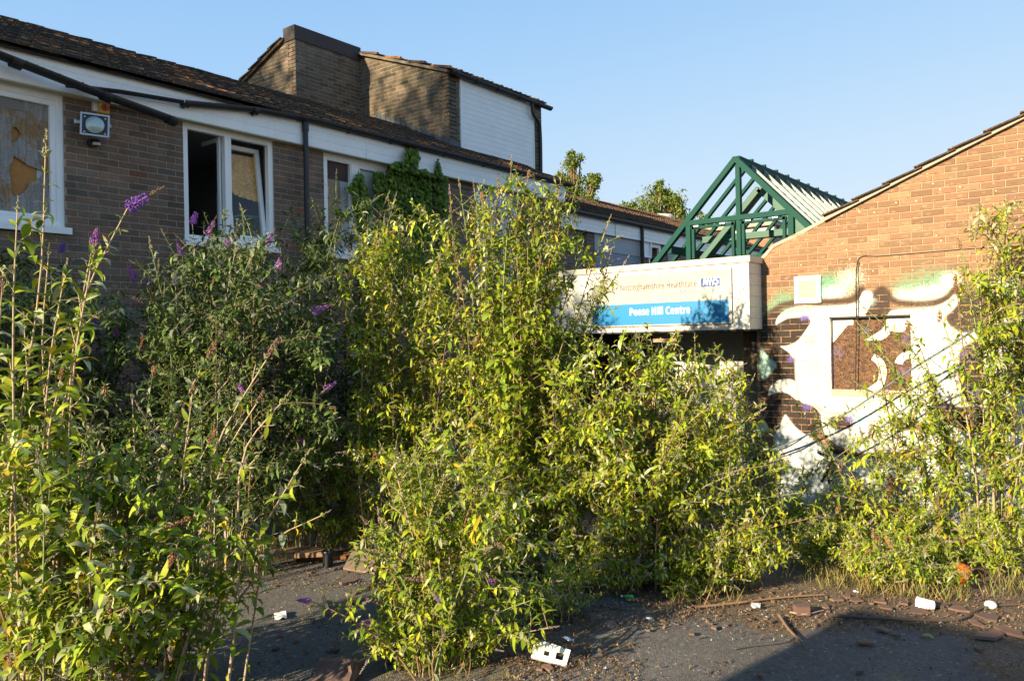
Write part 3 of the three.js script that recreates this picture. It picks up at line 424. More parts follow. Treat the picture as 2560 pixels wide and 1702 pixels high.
  roofTiles(roof, V3(XR + 0.22, yG + 0.02, Z0 + 0.1), V3(0, 0, -1), s, n, 56, Math.ceil(d * L / 0.345), { seed: 63, limit: 240, broken: 0.5, pick: (r, i) => (i > 16 ? 2 + Math.floor(r() * 2) : Math.floor(r() * 4)) });
  mesh('end_wall', span(XR - 5, XR - 0.23, 0, yG, Z0 - 0.02, Z0 - 0.2), mat.mortarL, rear);
  const c = onX(1652, 548, r2.x - 0.2), cowl = thing('roof_vent', 'pale mushroom-shaped vent cowl on the rear roof ridge', 'roof vent', c);
  mesh('cap', new THREE.LatheGeometry([[0, 0.17], [0.42, 0.15], [0.5, 0.08], [0.5, -0.04], [0.46, -0.06], [0.3, -0.06]].map(([x, y]) => new THREE.Vector2(x, y)), 28), M(0.62, 0.58, 0.5, 0.6, { map: T.grain }), cowl); mesh('stem', new THREE.CylinderGeometry(0.3, 0.34, 0.6, 20).translate(0, -0.36, 0), M(0.5, 0.47, 0.42, 0.7), cowl); mesh('skirt', box(1.0, 0.06, 1.1, 0, -0.42, 0).rotateZ(-0.2), M(0.55, 0.5, 0.43, 0.8), cowl);
}
{ // small far brick block seen through the canopy
  const Z = -27, a = onZ(1800, 640, Z), b = onZ(1932, 590, Z), t = thing('far_building', 'distant sunlit brick building seen through the green frame', 'building');
  brickWall(t, { o: V3(0, 0, Z), u: V3(1, 0, 0), v: V3(0, 1, 0), n: V3(0, 0, 1) }, a.x - 2, b.x, 1, onZ(1850, 598, Z).y, { material: brickL, mortar: mat.mortarL, uvOf: uvGrain, tone: (r) => [0.34, 0.17, 0.09].map((x) => x * rr(0.7, 1.1, r)), seed: 71, limit: 60 });
  const y = onZ(1850, 598, Z).y; mesh('fascia', span(a.x - 2, b.x + 0.1, y, y + 0.35, Z - 0.1, Z + 0.12), mat.cladWhite, t); mesh('roof', span(a.x - 2, b.x + 0.2, y + 0.35, y + 0.5, Z - 4, Z + 0.3), mat.cement, t); mesh('side_wall', span(b.x - 0.22, b.x, 1, y, Z - 4, Z - 0.22), mat.mortarL, t);
}

// ---------------------------------------------------------------- right building with the painted gable
const ZG = -9.7;
const gablePts = [[-3.80, 2.98], [-3.69, 3.07], [-3.56, 3.20], [-3.29, 3.30], [-2.89, 3.47], [-2.09, 3.81], [-0.96, 4.27], [2.6, 5.745]];
const gableTop = (x) => { let k = 0; while (k < gablePts.length - 2 && x > gablePts[k + 1][0]) k++; const [a, b] = gablePts[k], [c, d] = gablePts[k + 1]; return b + (d - b) * (x - a) / (c - a); };
const GU0 = -3.79, GW = 4.2, GH = 4.3; // the painted part of the wall that the texture covers
const gWall = thing('gable_building', 'sunlit brick gable building on the right covered in black and white graffiti', 'building');
const graf = (dark) => canvasTex(2048, 2048, (g, W, H) => {
  const S = W / GW, SY = H / GH, r = rngOf(91);
  const X = (x) => (x - GU0) * S, Y = (y) => H - y * SY;
  g.fillStyle = '#a9947a'; g.fillRect(0, 0, W, H);
  // bricks and joints
  for (let row = 0; row * 0.075 < GH; row++) for (let col = -18; col < 6; col++) {
    const sh = (row & 1) * 0.1125, x = col * 0.225 + sh, y = row * 0.075, k = rr(0.90, 1.09, r), h = r(), c = h < 0.2 ? [130, 98, 72] : h < 0.6 ? [136, 106, 78] : [133, 101, 74];
    g.fillStyle = `rgb(${c.map((q) => Math.min(255, q * k) | 0)})`; g.fillRect(X(x + 0.004), Y(y + 0.071), 0.217 * S, 0.067 * SY);
    for (let i = 0; i < 5; i++) { g.fillStyle = r() < 0.5 ? 'rgba(90,60,35,0.16)' : 'rgba(225,200,160,0.16)'; g.fillRect(X(x + rr(0.01, 0.2, r)), Y(y + rr(0.01, 0.06, r)), 4 + r() * 26, 2 + r() * 10); }
    if (r() < 0.25) { g.fillStyle = 'rgba(240,225,200,0.75)'; g.beginPath(); g.arc(X(x + rr(0.02, 0.2, r)), Y(y + rr(0.01, 0.06, r)), 1.5 + r() * 3, 0, 7); g.fill(); }
  }
  // spray paint, placed by where it shows in the photograph's view of this wall
  const P = (zx, zy) => { const p = onZ(1860 + zx / 2.24, 640 + zy / 2.24, ZG); return [X(p.x), Y(p.y)]; };
  let joints = true; const dk = '#352b24', white = '#cbccc4';
  const shape = (pts, fill, blur = 0) => { g.save(); if (blur) g.filter = `blur(${blur}px)`; g.fillStyle = fill; g.beginPath(); const q = pts.map(([a, b]) => P(a, b)); const mid = (a, b) => [(a[0] + b[0]) / 2, (a[1] + b[1]) / 2]; let m = mid(q[q.length - 1], q[0]); g.moveTo(...m); for (let i = 0; i < q.length; i++) { m = mid(q[i], q[(i + 1) % q.length]); g.quadraticCurveTo(...q[i], ...m); } g.closePath(); g.fill(); if (joints && (fill === dk || fill === '#41352e' || fill === '#42352b')) { g.filter = 'none'; g.clip(); for (let row = 3; row < 40; row++) { for (let i = 0; i < 60; i++) if (r() < 0.86) { g.fillStyle = `rgba(196,150,108,${0.35 + 0.45 * r()})`; g.fillRect(i * W / 60, Y(row * 0.075) - 2.6, W / 60 + 1, 4.6); } for (let col = -18; col < 6; col++) if (r() < 0.85) { g.fillStyle = `rgba(196,150,108,${0.3 + 0.45 * r()})`; g.fillRect(X(col * 0.225 + (row & 1) * 0.1125) - 2.4, Y((row + 1) * 0.075), 4.6, 0.075 * SY); } } for (let i = 0; i < 5000; i++) { g.fillStyle = r() < 0.5 ? 'rgba(110,85,66,0.4)' : 'rgba(40,34,44,0.4)'; g.fillRect(r() * W, r() * H, 2 + r() * 8, 1 + r() * 5); } } g.restore(); };
  const puff = (x, y, rad, col, n = 900) => { const [a, b] = P(x, y); for (let i = 0; i < n; i++) { const t = r() * 6.283, d = rad * Math.sqrt(-2 * Math.log(1 - r() * 0.98)) * 0.5; g.fillStyle = col; g.beginPath(); g.arc(a + Math.cos(t) * d, b + Math.sin(t) * d * 0.8, 1 + r() * 3.2, 0, 7); g.fill(); } };
  for (const [x, y, q] of [[230, 250, 90], [180, 300, 70], [420, 200, 110], [470, 150, 80], [560, 160, 90], [900, 190, 90], [1000, 150, 110], [1100, 140, 90], [120, 620, 60], [160, 560, 50], [1500, 200, 120]]) puff(x, y, q, 'rgba(80,176,140,0.16)', 1500);
  for (const [x, y, q] of [[540, 200, 70], [600, 120, 80], [480, 220, 60], [900, 225, 60], [1000, 215, 60], [1100, 190, 60], [1160, 130, 50], [1450, 180, 110]]) puff(x, y, q, 'rgba(215,218,205,0.22)', 1500);
  shape([[850, 240], [1000, 235], [1120, 215], [1165, 150], [1190, 150], [1180, 210], [1120, 245], [960, 258], [845, 255]], '#c6c8c0', 5);
  const line = (pts, w, col, blur) => { g.save(); g.filter = `blur(${blur}px)`; g.strokeStyle = col; g.lineWidth = w; g.lineCap = 'round'; g.lineJoin = 'round'; g.beginPath(); const q = pts.map(([a, b]) => P(a, b)); g.moveTo(...q[0]); for (let i = 1; i < q.length - 1; i++) g.quadraticCurveTo(...q[i], (q[i][0] + q[i + 1][0]) / 2, (q[i][1] + q[i + 1][1]) / 2); g.lineTo(...q[q.length - 1]); g.stroke(); g.restore(); };
  line([[120, 350], [180, 292], [260, 262], [440, 258], [590, 252], [640, 228], [662, 185]], 34, '#4b3a2d', 7); line([[735, 215], [760, 180], [800, 190], [830, 262], [1050, 272], [1140, 238], [1190, 180]], 30, '#4b3a2d', 7);
  shape([[1130, 335], [1160, 320], [1205, 265], [1245, 190], [1330, 200], [1430, 240], [1470, 300], [1345, 420], [1230, 440], [1150, 385]], '#41352e', 9);
  shape([[655, 345], [690, 300], [725, 215], [780, 170], [825, 240], [820, 345], [760, 430], [700, 430]], '#42352b', 6);
  shape([[90, 470], [95, 380], [150, 320], [210, 300], [420, 330], [420, 520], [300, 700], [300, 830], [480, 850], [490, 985], [380, 1010], [250, 975], [110, 970], [95, 700]], dk, 5);
  shape([[170, 960], [260, 960], [350, 1000], [500, 1090], [640, 1110], [900, 1120], [1150, 1080], [1300, 1040], [1800, 1000], [1800, 1800], [700, 1800], [200, 1500], [170, 1150]], '#bcc4c6', 3);
  shape([[175, 395], [186, 340], [240, 296], [320, 280], [470, 277], [600, 270], [650, 246], [668, 188], [728, 196], [714, 268], [680, 335], [690, 345], [800, 345], [825, 296], [1000, 290], [1110, 272], [1170, 226], [1190, 200], [1225, 208], [1206, 265], [1160, 318], [1128, 336], [1150, 388], [1235, 436], [1345, 412], [1480, 330], [1600, 300], [1800, 300], [1800, 1040], [1300, 1060], [1150, 1100], [880, 1130], [640, 1110], [520, 1060], [440, 990], [430, 850], [300, 822], [286, 690], [285, 560], [190, 500], [235, 505], [300, 480], [345, 420], [392, 345], [260, 342], [210, 370]], white, 2);
  shape([[130, 790], [150, 720], [210, 685], [300, 690], [320, 830], [250, 765], [190, 760]], white, 2); shape([[85, 480], [130, 560], [200, 605], [150, 660], [95, 720]], '#a3c4b6', 4); shape([[90, 930], [125, 925], [140, 960], [120, 990], [95, 1000]], '#bccdc8', 3); shape([[228, 875], [250, 900], [290, 960], [420, 1050], [300, 1030], [190, 1000]], '#c0c6c6', 3);
  for (const q of [[[1202, 530], [1262, 492], [1362, 442], [1345, 560], [1332, 650], [1400, 790], [1310, 850], [1215, 790]], [[1060, 835], [1100, 797], [1200, 852], [1290, 835], [1480, 870], [1560, 960], [1300, 1010], [1120, 930]], [[480, 893], [602, 897], [617, 958], [530, 975], [470, 950]], [[800, 902], [960, 906], [1010, 955], [900, 985], [830, 952]], [[1440, 560], [1520, 470], [1640, 430], [1660, 640], [1560, 800], [1480, 760]]]) shape(q, dk, 4);
  line([[470, 1085], [600, 1118], [760, 1122], [900, 1108], [1040, 1070]], 30, '#4a3b30', 5);
  for (const [x, y, q, c] of [[370, 475, 50, 'rgba(170,205,150,0.30)'], [1010, 470, 60, 'rgba(170,205,150,0.28)'], [340, 345, 26, 'rgba(104,80,160,0.22)'], [350, 845, 28, 'rgba(104,80,160,0.22)'], [595, 915, 24, 'rgba(104,80,160,0.22)'], [1250, 545, 34, 'rgba(104,80,160,0.22)'], [1100, 850, 30, 'rgba(104,80,160,0.2)'], [265, 580, 22, 'rgba(104,80,160,0.2)'], [650, 920, 50, 'rgba(150,215,190,0.25)']]) puff(x, y, q, c, 420);
  for (const [x, y, q, c] of [[420, 640, 110, 'rgba(140,160,170,0.12)'], [1080, 620, 120, 'rgba(140,160,170,0.14)'], [330, 300, 60, 'rgba(150,175,175,0.16)'], [1000, 330, 80, 'rgba(150,175,175,0.16)'], [620, 860, 120, 'rgba(150,165,170,0.14)'], [1150, 480, 60, 'rgba(140,170,165,0.2)'], [700, 250, 40, 'rgba(150,175,175,0.2)'], [1250, 760, 90, 'rgba(140,160,170,0.16)'], [600, 1300, 260, 'rgba(130,150,165,0.12)'], [1200, 1200, 260, 'rgba(130,150,165,0.12)']]) puff(x, y, q, c, 1300);
  for (const q of [[[188, 398], [215, 345], [262, 300], [440, 280], [600, 274], [650, 250]], [[296, 820], [440, 850], [470, 885], [620, 895]], [[1150, 388], [1235, 432], [1330, 415]], [[835, 298], [1000, 296], [1110, 278]], [[286, 560], [288, 690], [310, 800]]]) line(q, 9, 'rgba(96,104,104,0.5)', 3);
  g.strokeStyle = '#14110f'; g.lineWidth = 16; g.lineCap = 'round'; g.beginPath(); for (const [a, b, c, d] of [[420, 1100, 500, 1140], [500, 1140, 440, 1260], [470, 1180, 480, 1270]]) { g.moveTo(...P(a, b)); g.lineTo(...P(c, d)); } g.stroke();
  // joints that the paint has missed
  for (let row = 4; row < 34; row++) { const y = row * 0.075; for (let i = 0; i < 26; i++) { if (r() < 0.42) continue; const x = GU0 + i * 0.16; g.fillStyle = 'rgba(196,150,108,0.5)'; g.fillRect(X(x), Y(y) - 2, 0.05 * S + r() * 60, 3.4); } for (let col = -18; col < 6; col++) if (r() < 0.4) { const x = col * 0.225 + (row & 1) * 0.1125; g.fillStyle = 'rgba(196,150,108,0.45)'; g.fillRect(X(x) - 2, Y(y + 0.07), 4, 0.06 * SY * r()); } }
  for (let i = 0; i < 1500; i++) { g.fillStyle = r() < 0.6 ? 'rgba(90,70,50,0.35)' : 'rgba(180,140,100,0.4)'; g.fillRect(r() * W, H * (0.25 + 0.75 * r()), 1 + r() * 5, 1 + r() * 4); }
});
const uvG = (x, y) => [(x - GU0) / GW, y / GH];
{
  const gt = graf(true), bump = T.grainBump.clone(); bump.repeat.set(5, 5); bump.needsUpdate = true;
  const bm = M(1, 1, 1, 0.9, { map: gt, vertexColors: true, bumpMap: bump, bumpScale: 0.003 });
  const fr = { o: V3(0, 0, ZG), u: V3(1, 0, 0), v: V3(0, 1, 0), n: V3(0, 0, 1) };
  const w0 = onZ(2077, 797, ZG), w1 = onZ(2281, 995, ZG), HOLE = [w0.x, w1.x, w1.y + 0.03, w0.y];
  brickWall(gWall, fr, GU0, 0.39, 0, 4.9, { holes: [HOLE], top: gableTop, material: bm, mortar: M(0.92, 0.92, 0.92, 0.95, { map: gt }), uvOf: uvG, tone: (r) => { const k = rr(0.93, 1.0, r); return [k, k, k]; }, seed: 81, limit: 300, proud: 0.006, vis: (x, y) => y < 1180 });
  brickWall(gWall, fr, 0.392, 2.6, 0, 5.8, { top: gableTop, material: M(0.36, 0.22, 0.12, 0.9, { map: T.grain, vertexColors: true }), mortar: mat.cement, uvOf: uvGrain, tone: () => [1, 1, 1], seed: 82, limit: 0 });
  mesh('side_walls', merged([span(2.6, 2.8, 0, 5.7, ZG, ZG - 8), span(-3.79, -3.57, 0, 2.9, ZG - 0.225, ZG - 8), span(-3.57, 2.6, 0, 3, ZG - 8, ZG - 7.8), span(-3.57, 2.6, 2.95, 3.0, ZG - 0.225, ZG - 7.8)]), mat.cement, gWall);
  // boarded window
  const w = new THREE.Group(); w.name = 'window'; w.userData.label = 'window boarded with painted chipboard'; gWall.add(w);
  const bt = canvasTex(1024, 1024, (g, W, H) => { const r = rngOf(17); g.fillStyle = '#5d432d'; g.fillRect(0, 0, W, H); for (let i = 0; i < 5200; i++) { const x = r() * W, y = r() * H, a = r() * 3.14; g.save(); g.translate(x, y); g.rotate(a); const k = r(); g.fillStyle = k < 0.4 ? 'rgba(44,30,22,0.7)' : k < 0.7 ? 'rgba(120,86,56,0.65)' : k < 0.9 ? 'rgba(150,112,72,0.5)' : 'rgba(70,60,80,0.6)'; g.fillRect(-22, -4, 18 + r() * 40, 3 + r() * 7); g.restore(); }
    const P = (x, y) => [(x - 65) / 640 * W, (y - 935) / 590 * H]; const poly = (pts, c) => { g.fillStyle = c; g.beginPath(); pts.forEach((p, i) => (i ? g.lineTo(...P(...p)) : g.moveTo(...P(...p)))); g.fill(); };
    poly([[65, 935], [245, 935], [245, 985], [195, 990], [150, 1040], [85, 1110], [65, 1130]], '#ddd8c8'); g.fillStyle = '#e6e3d6'; g.beginPath(); g.moveTo(...P(705, 935)); g.lineTo(...P(515, 935)); g.quadraticCurveTo(...P(520, 1000), ...P(450, 1045)); g.lineTo(...P(330, 1110)); g.lineTo(...P(460, 1110)); g.quadraticCurveTo(...P(520, 1090), ...P(545, 1045)); g.lineTo(...P(640, 1050)); g.quadraticCurveTo(...P(690, 1000), ...P(705, 935)); g.fill();
    g.strokeStyle = '#e6e3d6'; g.lineWidth = 95; g.beginPath(); g.moveTo(...P(400, 1235)); g.quadraticCurveTo(...P(520, 1300), ...P(450, 1450)); g.lineTo(...P(330, 1530)); g.stroke(); g.beginPath(); g.moveTo(...P(600, 1290)); g.quadraticCurveTo(...P(620, 1215), ...P(710, 1225)); g.stroke();
    for (const [x, y] of [[110, 1180], [660, 1090], [640, 1330], [340, 1000]]) for (let i = 0; i < 240; i++) { g.fillStyle = 'rgba(120,100,180,0.14)'; const [a, b] = P(x + rr(-28, 28, r) + rr(-28, 28, r), y + rr(-30, 40, r) + rr(-20, 40, r)); g.fillRect(a, b, 3 + r() * 10, 6 + r() * 30); } });
  mesh('board', planarUV(span(HOLE[0] + 0.012, HOLE[1] - 0.005, HOLE[2] + 0.05, HOLE[3] - 0.012, ZG - 0.07, ZG - 0.05), (p) => (p.x - HOLE[0]) / (HOLE[1] - HOLE[0]), (p) => (p.y - HOLE[2]) / (HOLE[3] - HOLE[2])), M(1, 1, 1, 0.9, { map: bt }), w);
  mesh('frame', merged([span(HOLE[0], HOLE[1], HOLE[2], HOLE[3], ZG - 0.12, ZG - 0.1)]), mat.dark, w);
  mesh('sill', metreUV(span(HOLE[0] + 0.002, HOLE[1] - 0.002, HOLE[2] - 0.03, HOLE[2] + 0.05, ZG - 0.09, ZG + 0.012)), mat.cement, w);
  mesh('lintel_trim', span(HOLE[0] - 0.01, HOLE[1], HOLE[3], HOLE[3] + 0.02, ZG + 0.001, ZG + 0.014), mat.blackRough, w);
  // vent grille
  const v0 = onZ(1880 + 605 / 5.6, 560 + 740 / 5.6, ZG), v1 = onZ(1880 + 982 / 5.6, 560 + 1098 / 5.6, ZG), v = new THREE.Group(); v.name = 'vent_grille'; gWall.add(v);
  const vt = canvasTex(256, 256, (g) => { const r = rngOf(3); g.fillStyle = '#ecebe0'; g.fillRect(0, 0, 256, 256); for (let i = 0; i < 2600; i++) { const e = r() < 0.5; g.fillStyle = 'rgba(110,215,180,0.16)'; g.beginPath(); g.arc(e ? 256 - Math.abs(rr(-1, 1, r) + rr(-1, 1, r)) * 30 : Math.abs(rr(-1, 1, r) + rr(-1, 1, r)) * 26, 60 + r() * 160, 2 + r() * 5, 0, 7); g.fill(); } });
  const cxv = (v0.x + v1.x) / 2, cyv = (v0.y + v1.y) / 2, hw = (v1.x - v0.x) / 2, hv = (v0.y - v1.y) / 2, iw = hw * 0.66, ih = hv * 0.66;
  mesh('plate', planarUV(merged([span(cxv - hw, cxv - iw, cyv - hv, cyv + hv, ZG, ZG + 0.03), span(cxv + iw, cxv + hw, cyv - hv, cyv + hv, ZG, ZG + 0.03), span(cxv - iw, cxv + iw, cyv + ih, cyv + hv, ZG, ZG + 0.03), span(cxv - iw, cxv + iw, cyv - hv, cyv - ih, ZG, ZG + 0.03)]), (p) => (p.x - cxv + hw) / (2 * hw), (p) => (p.y - cyv + hv) / (2 * hv)), M(1, 1, 1, 0.5, { map: vt }), v);
  mesh('backing', span(cxv - iw, cxv + iw, cyv - ih, cyv + ih, ZG + 0.001, ZG + 0.006), M(0.06, 0.07, 0.06, 0.9), v);
  for (let i = 0; i < 15; i++) { const y = cyv - ih + (i + 0.5) * 2 * ih / 15; mesh('slat', box(2 * iw, 0.004, 0.010).rotateX(0.5).translate(cxv, y, ZG + 0.02), M(0.72, 0.76, 0.64, 0.6), v); }
  // roof
  const roof = new THREE.Group(); roof.name = 'roof'; gWall.add(roof); const t = 0.4143, L = Math.hypot(1, t), s = V3(1 / L, t / L, 0), n = V3(-t / L, 1 / L, 0), base = V3(-2.93, gableTop(-2.93) + 0.035, ZG + 0.05);
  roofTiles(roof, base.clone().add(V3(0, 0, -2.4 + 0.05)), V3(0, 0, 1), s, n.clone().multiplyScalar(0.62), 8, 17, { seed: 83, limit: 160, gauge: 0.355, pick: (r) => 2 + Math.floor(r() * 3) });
  mesh('roof_deck', metreUV(bar(base.clone().add(V3(0, -0.03, -4)), V3(2.6, gableTop(2.6) + 0.0, ZG - 3.95), 7.8, 0.04, n)), tileMats[1], roof);
  const vp = []; for (let x = -2.95; x < 2.5; x += 0.3) vp.push(V3(x, gableTop(x) + 0.012, ZG + 0.02)); const vg = sweep([[-0.03, -0.022], [0.034, -0.022], [0.03, 0.03], [-0.03, 0.035]], vp, n); mesh('verge_mortar', metreUV(vg), mat.cement, roof);
  const fp = [[-3.80, 2.98], [-3.69, 3.075], [-3.56, 3.205], [-3.29, 3.305], [-2.93, 3.46]].map(([x, y]) => V3(x, y + 0.004, ZG - 0.1)); mesh('broken_mortar', metreUV(sweep([[-0.11, -0.02], [0.11, -0.02], [0.1, 0.02], [-0.1, 0.012]], fp, V3(-0.3, 1, 0))), mat.cement, roof);
}
// cables on and in front of the gable
{
  const Z = ZG + 0.012, q = (x, y, z = Z) => onZ(x, y, z);
  cable('wall_cable', 'thin dark cable clipped along the gable brickwork', [q(2139, 976, ZG + 0.02), q(2142, 820, ZG + 0.02), q(2141, 720), q(2144, 660), q(2152, 643), q(2200, 640), q(2300, 632), q(2420, 622), q(2600, 612)], 0.0048, mat.blackRough, 'cable', 60);
  cable('wall_cable', 'second dark cable hanging beside the boarded gable window', [q(2146, 800, ZG + 0.024), q(2148, 720), q(2146, 680), q(2149, 655)], 0.004, mat.blackRough);
  const tc = M(0.12, 0.16, 0.17, 0.6), k = (x, y, z) => onZ(x, y, z);
  cable('slack_cable', 'upper grey cable sloping across the graffiti to the doorway', [k(2560, 720, -8.9), k(2450, 815, -9.1), k(2270, 930, -9.3), k(2090, 1050, -9.4), k(1980, 1105, -9.45), k(1870, 1148, -9.5)], 0.011, tc);
  cable('slack_cable', 'lower grey cable sloping behind the right bush over white paint', [k(2560, 800, -8.9), k(2420, 905, -9.1), k(2290, 1000, -9.3), k(2190, 1080, -9.4), k(2120, 1130, -9.5)], 0.010, tc);
  cable('door_cable', 'black cable pair drooping by the foot of the mesh door', [k(2040, 1072, -9.42), k(1980, 1112, -9.46), k(1910, 1140, -9.5), k(1860, 1156, -9.55)], 0.008, mat.black);
}

// ---------------------------------------------------------------- entrance: sign box, doorway, canopy frame
{
  const ZF = -9.3, XS = -3.715, XW = -6.95, y0 = 2.2, y1 = 3.0, t = thing('sign_box', 'white boarded box over the entrance that carries the blue and white sign', 'sign');
  const hb = (y1 - y0) / 6; for (let i = 0; i < 6; i++) { const a = y0 + i * hb; mesh('front_board', metreUV(merged([span(XW, XS, a, a + hb - 0.006, ZF - 0.03, ZF), span(XW, XS - 0.005, a + hb - 0.006, a + hb, ZF - 0.03, ZF - 0.006)])), mat.cladWhite, t); mesh('side_board', metreUV(merged([span(XS - 0.03, XS + 0.002, a + 0.001, a + hb - 0.005, ZF - 0.032, ZG + 0.01), span(XS - 0.03, XS - 0.004, a + hb - 0.005, a + hb, ZF - 0.032, ZG + 0.01)])), mat.cladWhite, t); }
  mesh('top_trim', metreUV(merged([span(XW - 0.02, XS + 0.025, y1, y1 + 0.075, ZF - 0.05, ZF + 0.022), span(XS - 0.05, XS + 0.025, y1, y1 + 0.073, ZF - 0.05, ZG + 0.012)])), M(0.55, 0.50, 0.42, 0.6, { map: T.streak }), t);
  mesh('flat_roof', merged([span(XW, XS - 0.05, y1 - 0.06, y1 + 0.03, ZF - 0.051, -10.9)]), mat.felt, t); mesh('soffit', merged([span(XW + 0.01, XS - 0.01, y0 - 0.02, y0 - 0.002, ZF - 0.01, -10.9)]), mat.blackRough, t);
  const bk = onZ(1690, 848, ZF - 0.35); mesh('timber_block', metreUV(box(0.34, 0.12, 0.14).translate(bk.x - 0.1, y0 - 0.08, ZF - 0.3)), mat.wood, t);
  // sign panel
  const a = onZ(1400 + 440 / 4.718, 620 + 690 / 4.718, ZF + 0.03), b = onZ(1400 + 2000 / 4.718, 620 + 240 / 4.718, ZF + 0.03), c = onZ(1827, 800, ZF + 0.03), px0 = -5.9, px1 = (b.x + c.x) / 2, py0 = 2.285, py1 = 2.94;
  const st = canvasTex(2048, 704, (g, W, H) => {
    const r = rngOf(12), sx = W / (px1 - px0), sy = H / (py1 - py0), P = (x, y) => { const p = onZ(1400 + x / 4.718, 620 + y / 4.718, ZF + 0.03); return [(p.x - px0) * sx, (py1 - p.y) * sy]; };
    g.fillStyle = '#aea89e'; g.fillRect(0, 0, W, H);
    g.fillStyle = '#1b7bb0'; const yb = P(1985, 605)[1]; g.fillRect(0, yb, W - 18, H - yb - 4);
    const text = (s, font, col, x0, yb0, x1) => { g.font = font; g.fillStyle = col; g.textBaseline = 'alphabetic'; const w = g.measureText(s).width; g.save(); g.translate(x0, yb0); g.scale((x1 - x0) / w, 1); g.fillText(s, 0, 0); g.restore(); };
    const n0 = P(708, 500), n1 = P(1618, 455); text('Nottinghamshire Healthcare', '112px sans-serif', '#17181c', n0[0], (n0[1] + n1[1]) / 2, n1[0]);
    const h0 = P(1413, 536), h1 = P(1618, 528); text('NHS Trust', '70px sans-serif', '#1d4a96', h0[0], (h0[1] + h1[1]) / 2, h1[0]);
    const q0 = P(1664, 360), q1 = P(1888, 443); g.fillStyle = '#0c418c'; const qy = P(1664, 360)[1], qb = P(1776, 450)[1]; g.fillRect(q0[0], qy, q1[0] - q0[0], qb - qy); text('NHS', 'italic bold 150px sans-serif', '#f4f4f0', q0[0] + 16, qb - 16, q1[0] - 18);
    const c0 = P(818, 795), c1 = P(1542, 770); text('Pease Hill Centre', 'bold 142px sans-serif', '#f4f4f0', c0[0], (c0[1] + c1[1]) / 2, c1[0]);
    // grime: soot and algae in blotches and runs
    for (let i = 0; i < 2600; i++) { const k = [P(850, 330), P(1250, 400), P(1460, 540), P(1600, 300), P(1800, 280), P(1000, 480), P(1900, 300)][r() * 7 | 0], d = 190 * Math.sqrt(-Math.log(1 - r() * 0.98)), an = r() * 6.28; g.fillStyle = `rgba(70,62,44,${0.02 + r() * 0.06})`; g.beginPath(); g.ellipse(k[0] + Math.cos(an) * d * 1.2, Math.min(yb - 6, k[1] + Math.sin(an) * d * 0.7), 3 + r() * 14, 3 + r() * 20, 0, 0, 7); g.fill(); }
    for (let i = 0; i < 900; i++) { g.fillStyle = `rgba(40,45,40,${0.15 * r()})`; g.fillRect(r() * W, r() * H, 1 + r() * 3, 1 + r() * 4); }
  });
  mesh('sign_panel', planarUV(span(px0, px1, py0, py1, ZF + 0.002, ZF + 0.03), (p) => (p.x - px0) / (px1 - px0), (p) => (p.y - py0) / (py1 - py0)), M(1, 1, 1, 0.35, { map: st }), t).userData.label = 'sign panel reading Nottinghamshire Healthcare NHS Trust, Pease Hill Centre';
  mesh('panel_edge', merged([span(px1, px1 + 0.02, py0 - 0.004, py1 + 0.004, ZF + 0.002, ZF + 0.034), span(px0, px1, py0 - 0.012, py0, ZF + 0.002, ZF + 0.03)]), M(0.45, 0.42, 0.38, 0.5), t);
}
{
  const ZD = -10.5, d = thing('mesh_door', 'perforated metal security screen across the entrance under the sign', 'door screen');
  const ph = tex(64, 64, (u, v) => { const h = Math.hypot((u * 2 % 1) - 0.5, (v * 2 % 1) - 0.5); const k = h < 0.27 ? 0.12 : 1; return [k, k, k]; }); ph.repeat.set(1, 1);
  const m = M(0.62, 0.6, 0.55, 0.5, { map: ph, metalness: 0.2 }); const uvs = (g) => planarUV(g, (p) => p.x * 22, (p) => p.y * 22);
  for (const [a, b, z] of [[-5.62, -4.86, 0], [-4.855, -4.12, 0.012]]) mesh('screen_sheet', uvs(span(a, b, 0.03, 2.18, ZD - 0.02 + z, ZD + z)), m, d);
  mesh('post', span(-4.12, -4.06, 0, 2.18, ZD - 0.05, ZD + 0.05), M(0.06, 0.02, 0.012, 0.8), d);
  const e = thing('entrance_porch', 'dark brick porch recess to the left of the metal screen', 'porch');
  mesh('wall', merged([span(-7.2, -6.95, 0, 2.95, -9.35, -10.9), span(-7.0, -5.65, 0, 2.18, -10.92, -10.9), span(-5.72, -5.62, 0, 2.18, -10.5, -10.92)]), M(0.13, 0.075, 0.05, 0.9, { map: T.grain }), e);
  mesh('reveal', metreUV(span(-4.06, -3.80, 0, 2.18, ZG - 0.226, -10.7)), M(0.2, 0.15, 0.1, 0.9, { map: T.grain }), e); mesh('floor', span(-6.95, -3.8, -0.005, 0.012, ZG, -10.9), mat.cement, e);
  const f = thing('black_stub', 'short black block under the right end of the sign box', 'end_block'); mesh('shaft', span(-3.86, -3.795, 1.9, 2.2, ZG - 0.18, ZG - 0.01), mat.blackRough, f);  // short near-black block at the box end, clear of the ground
}
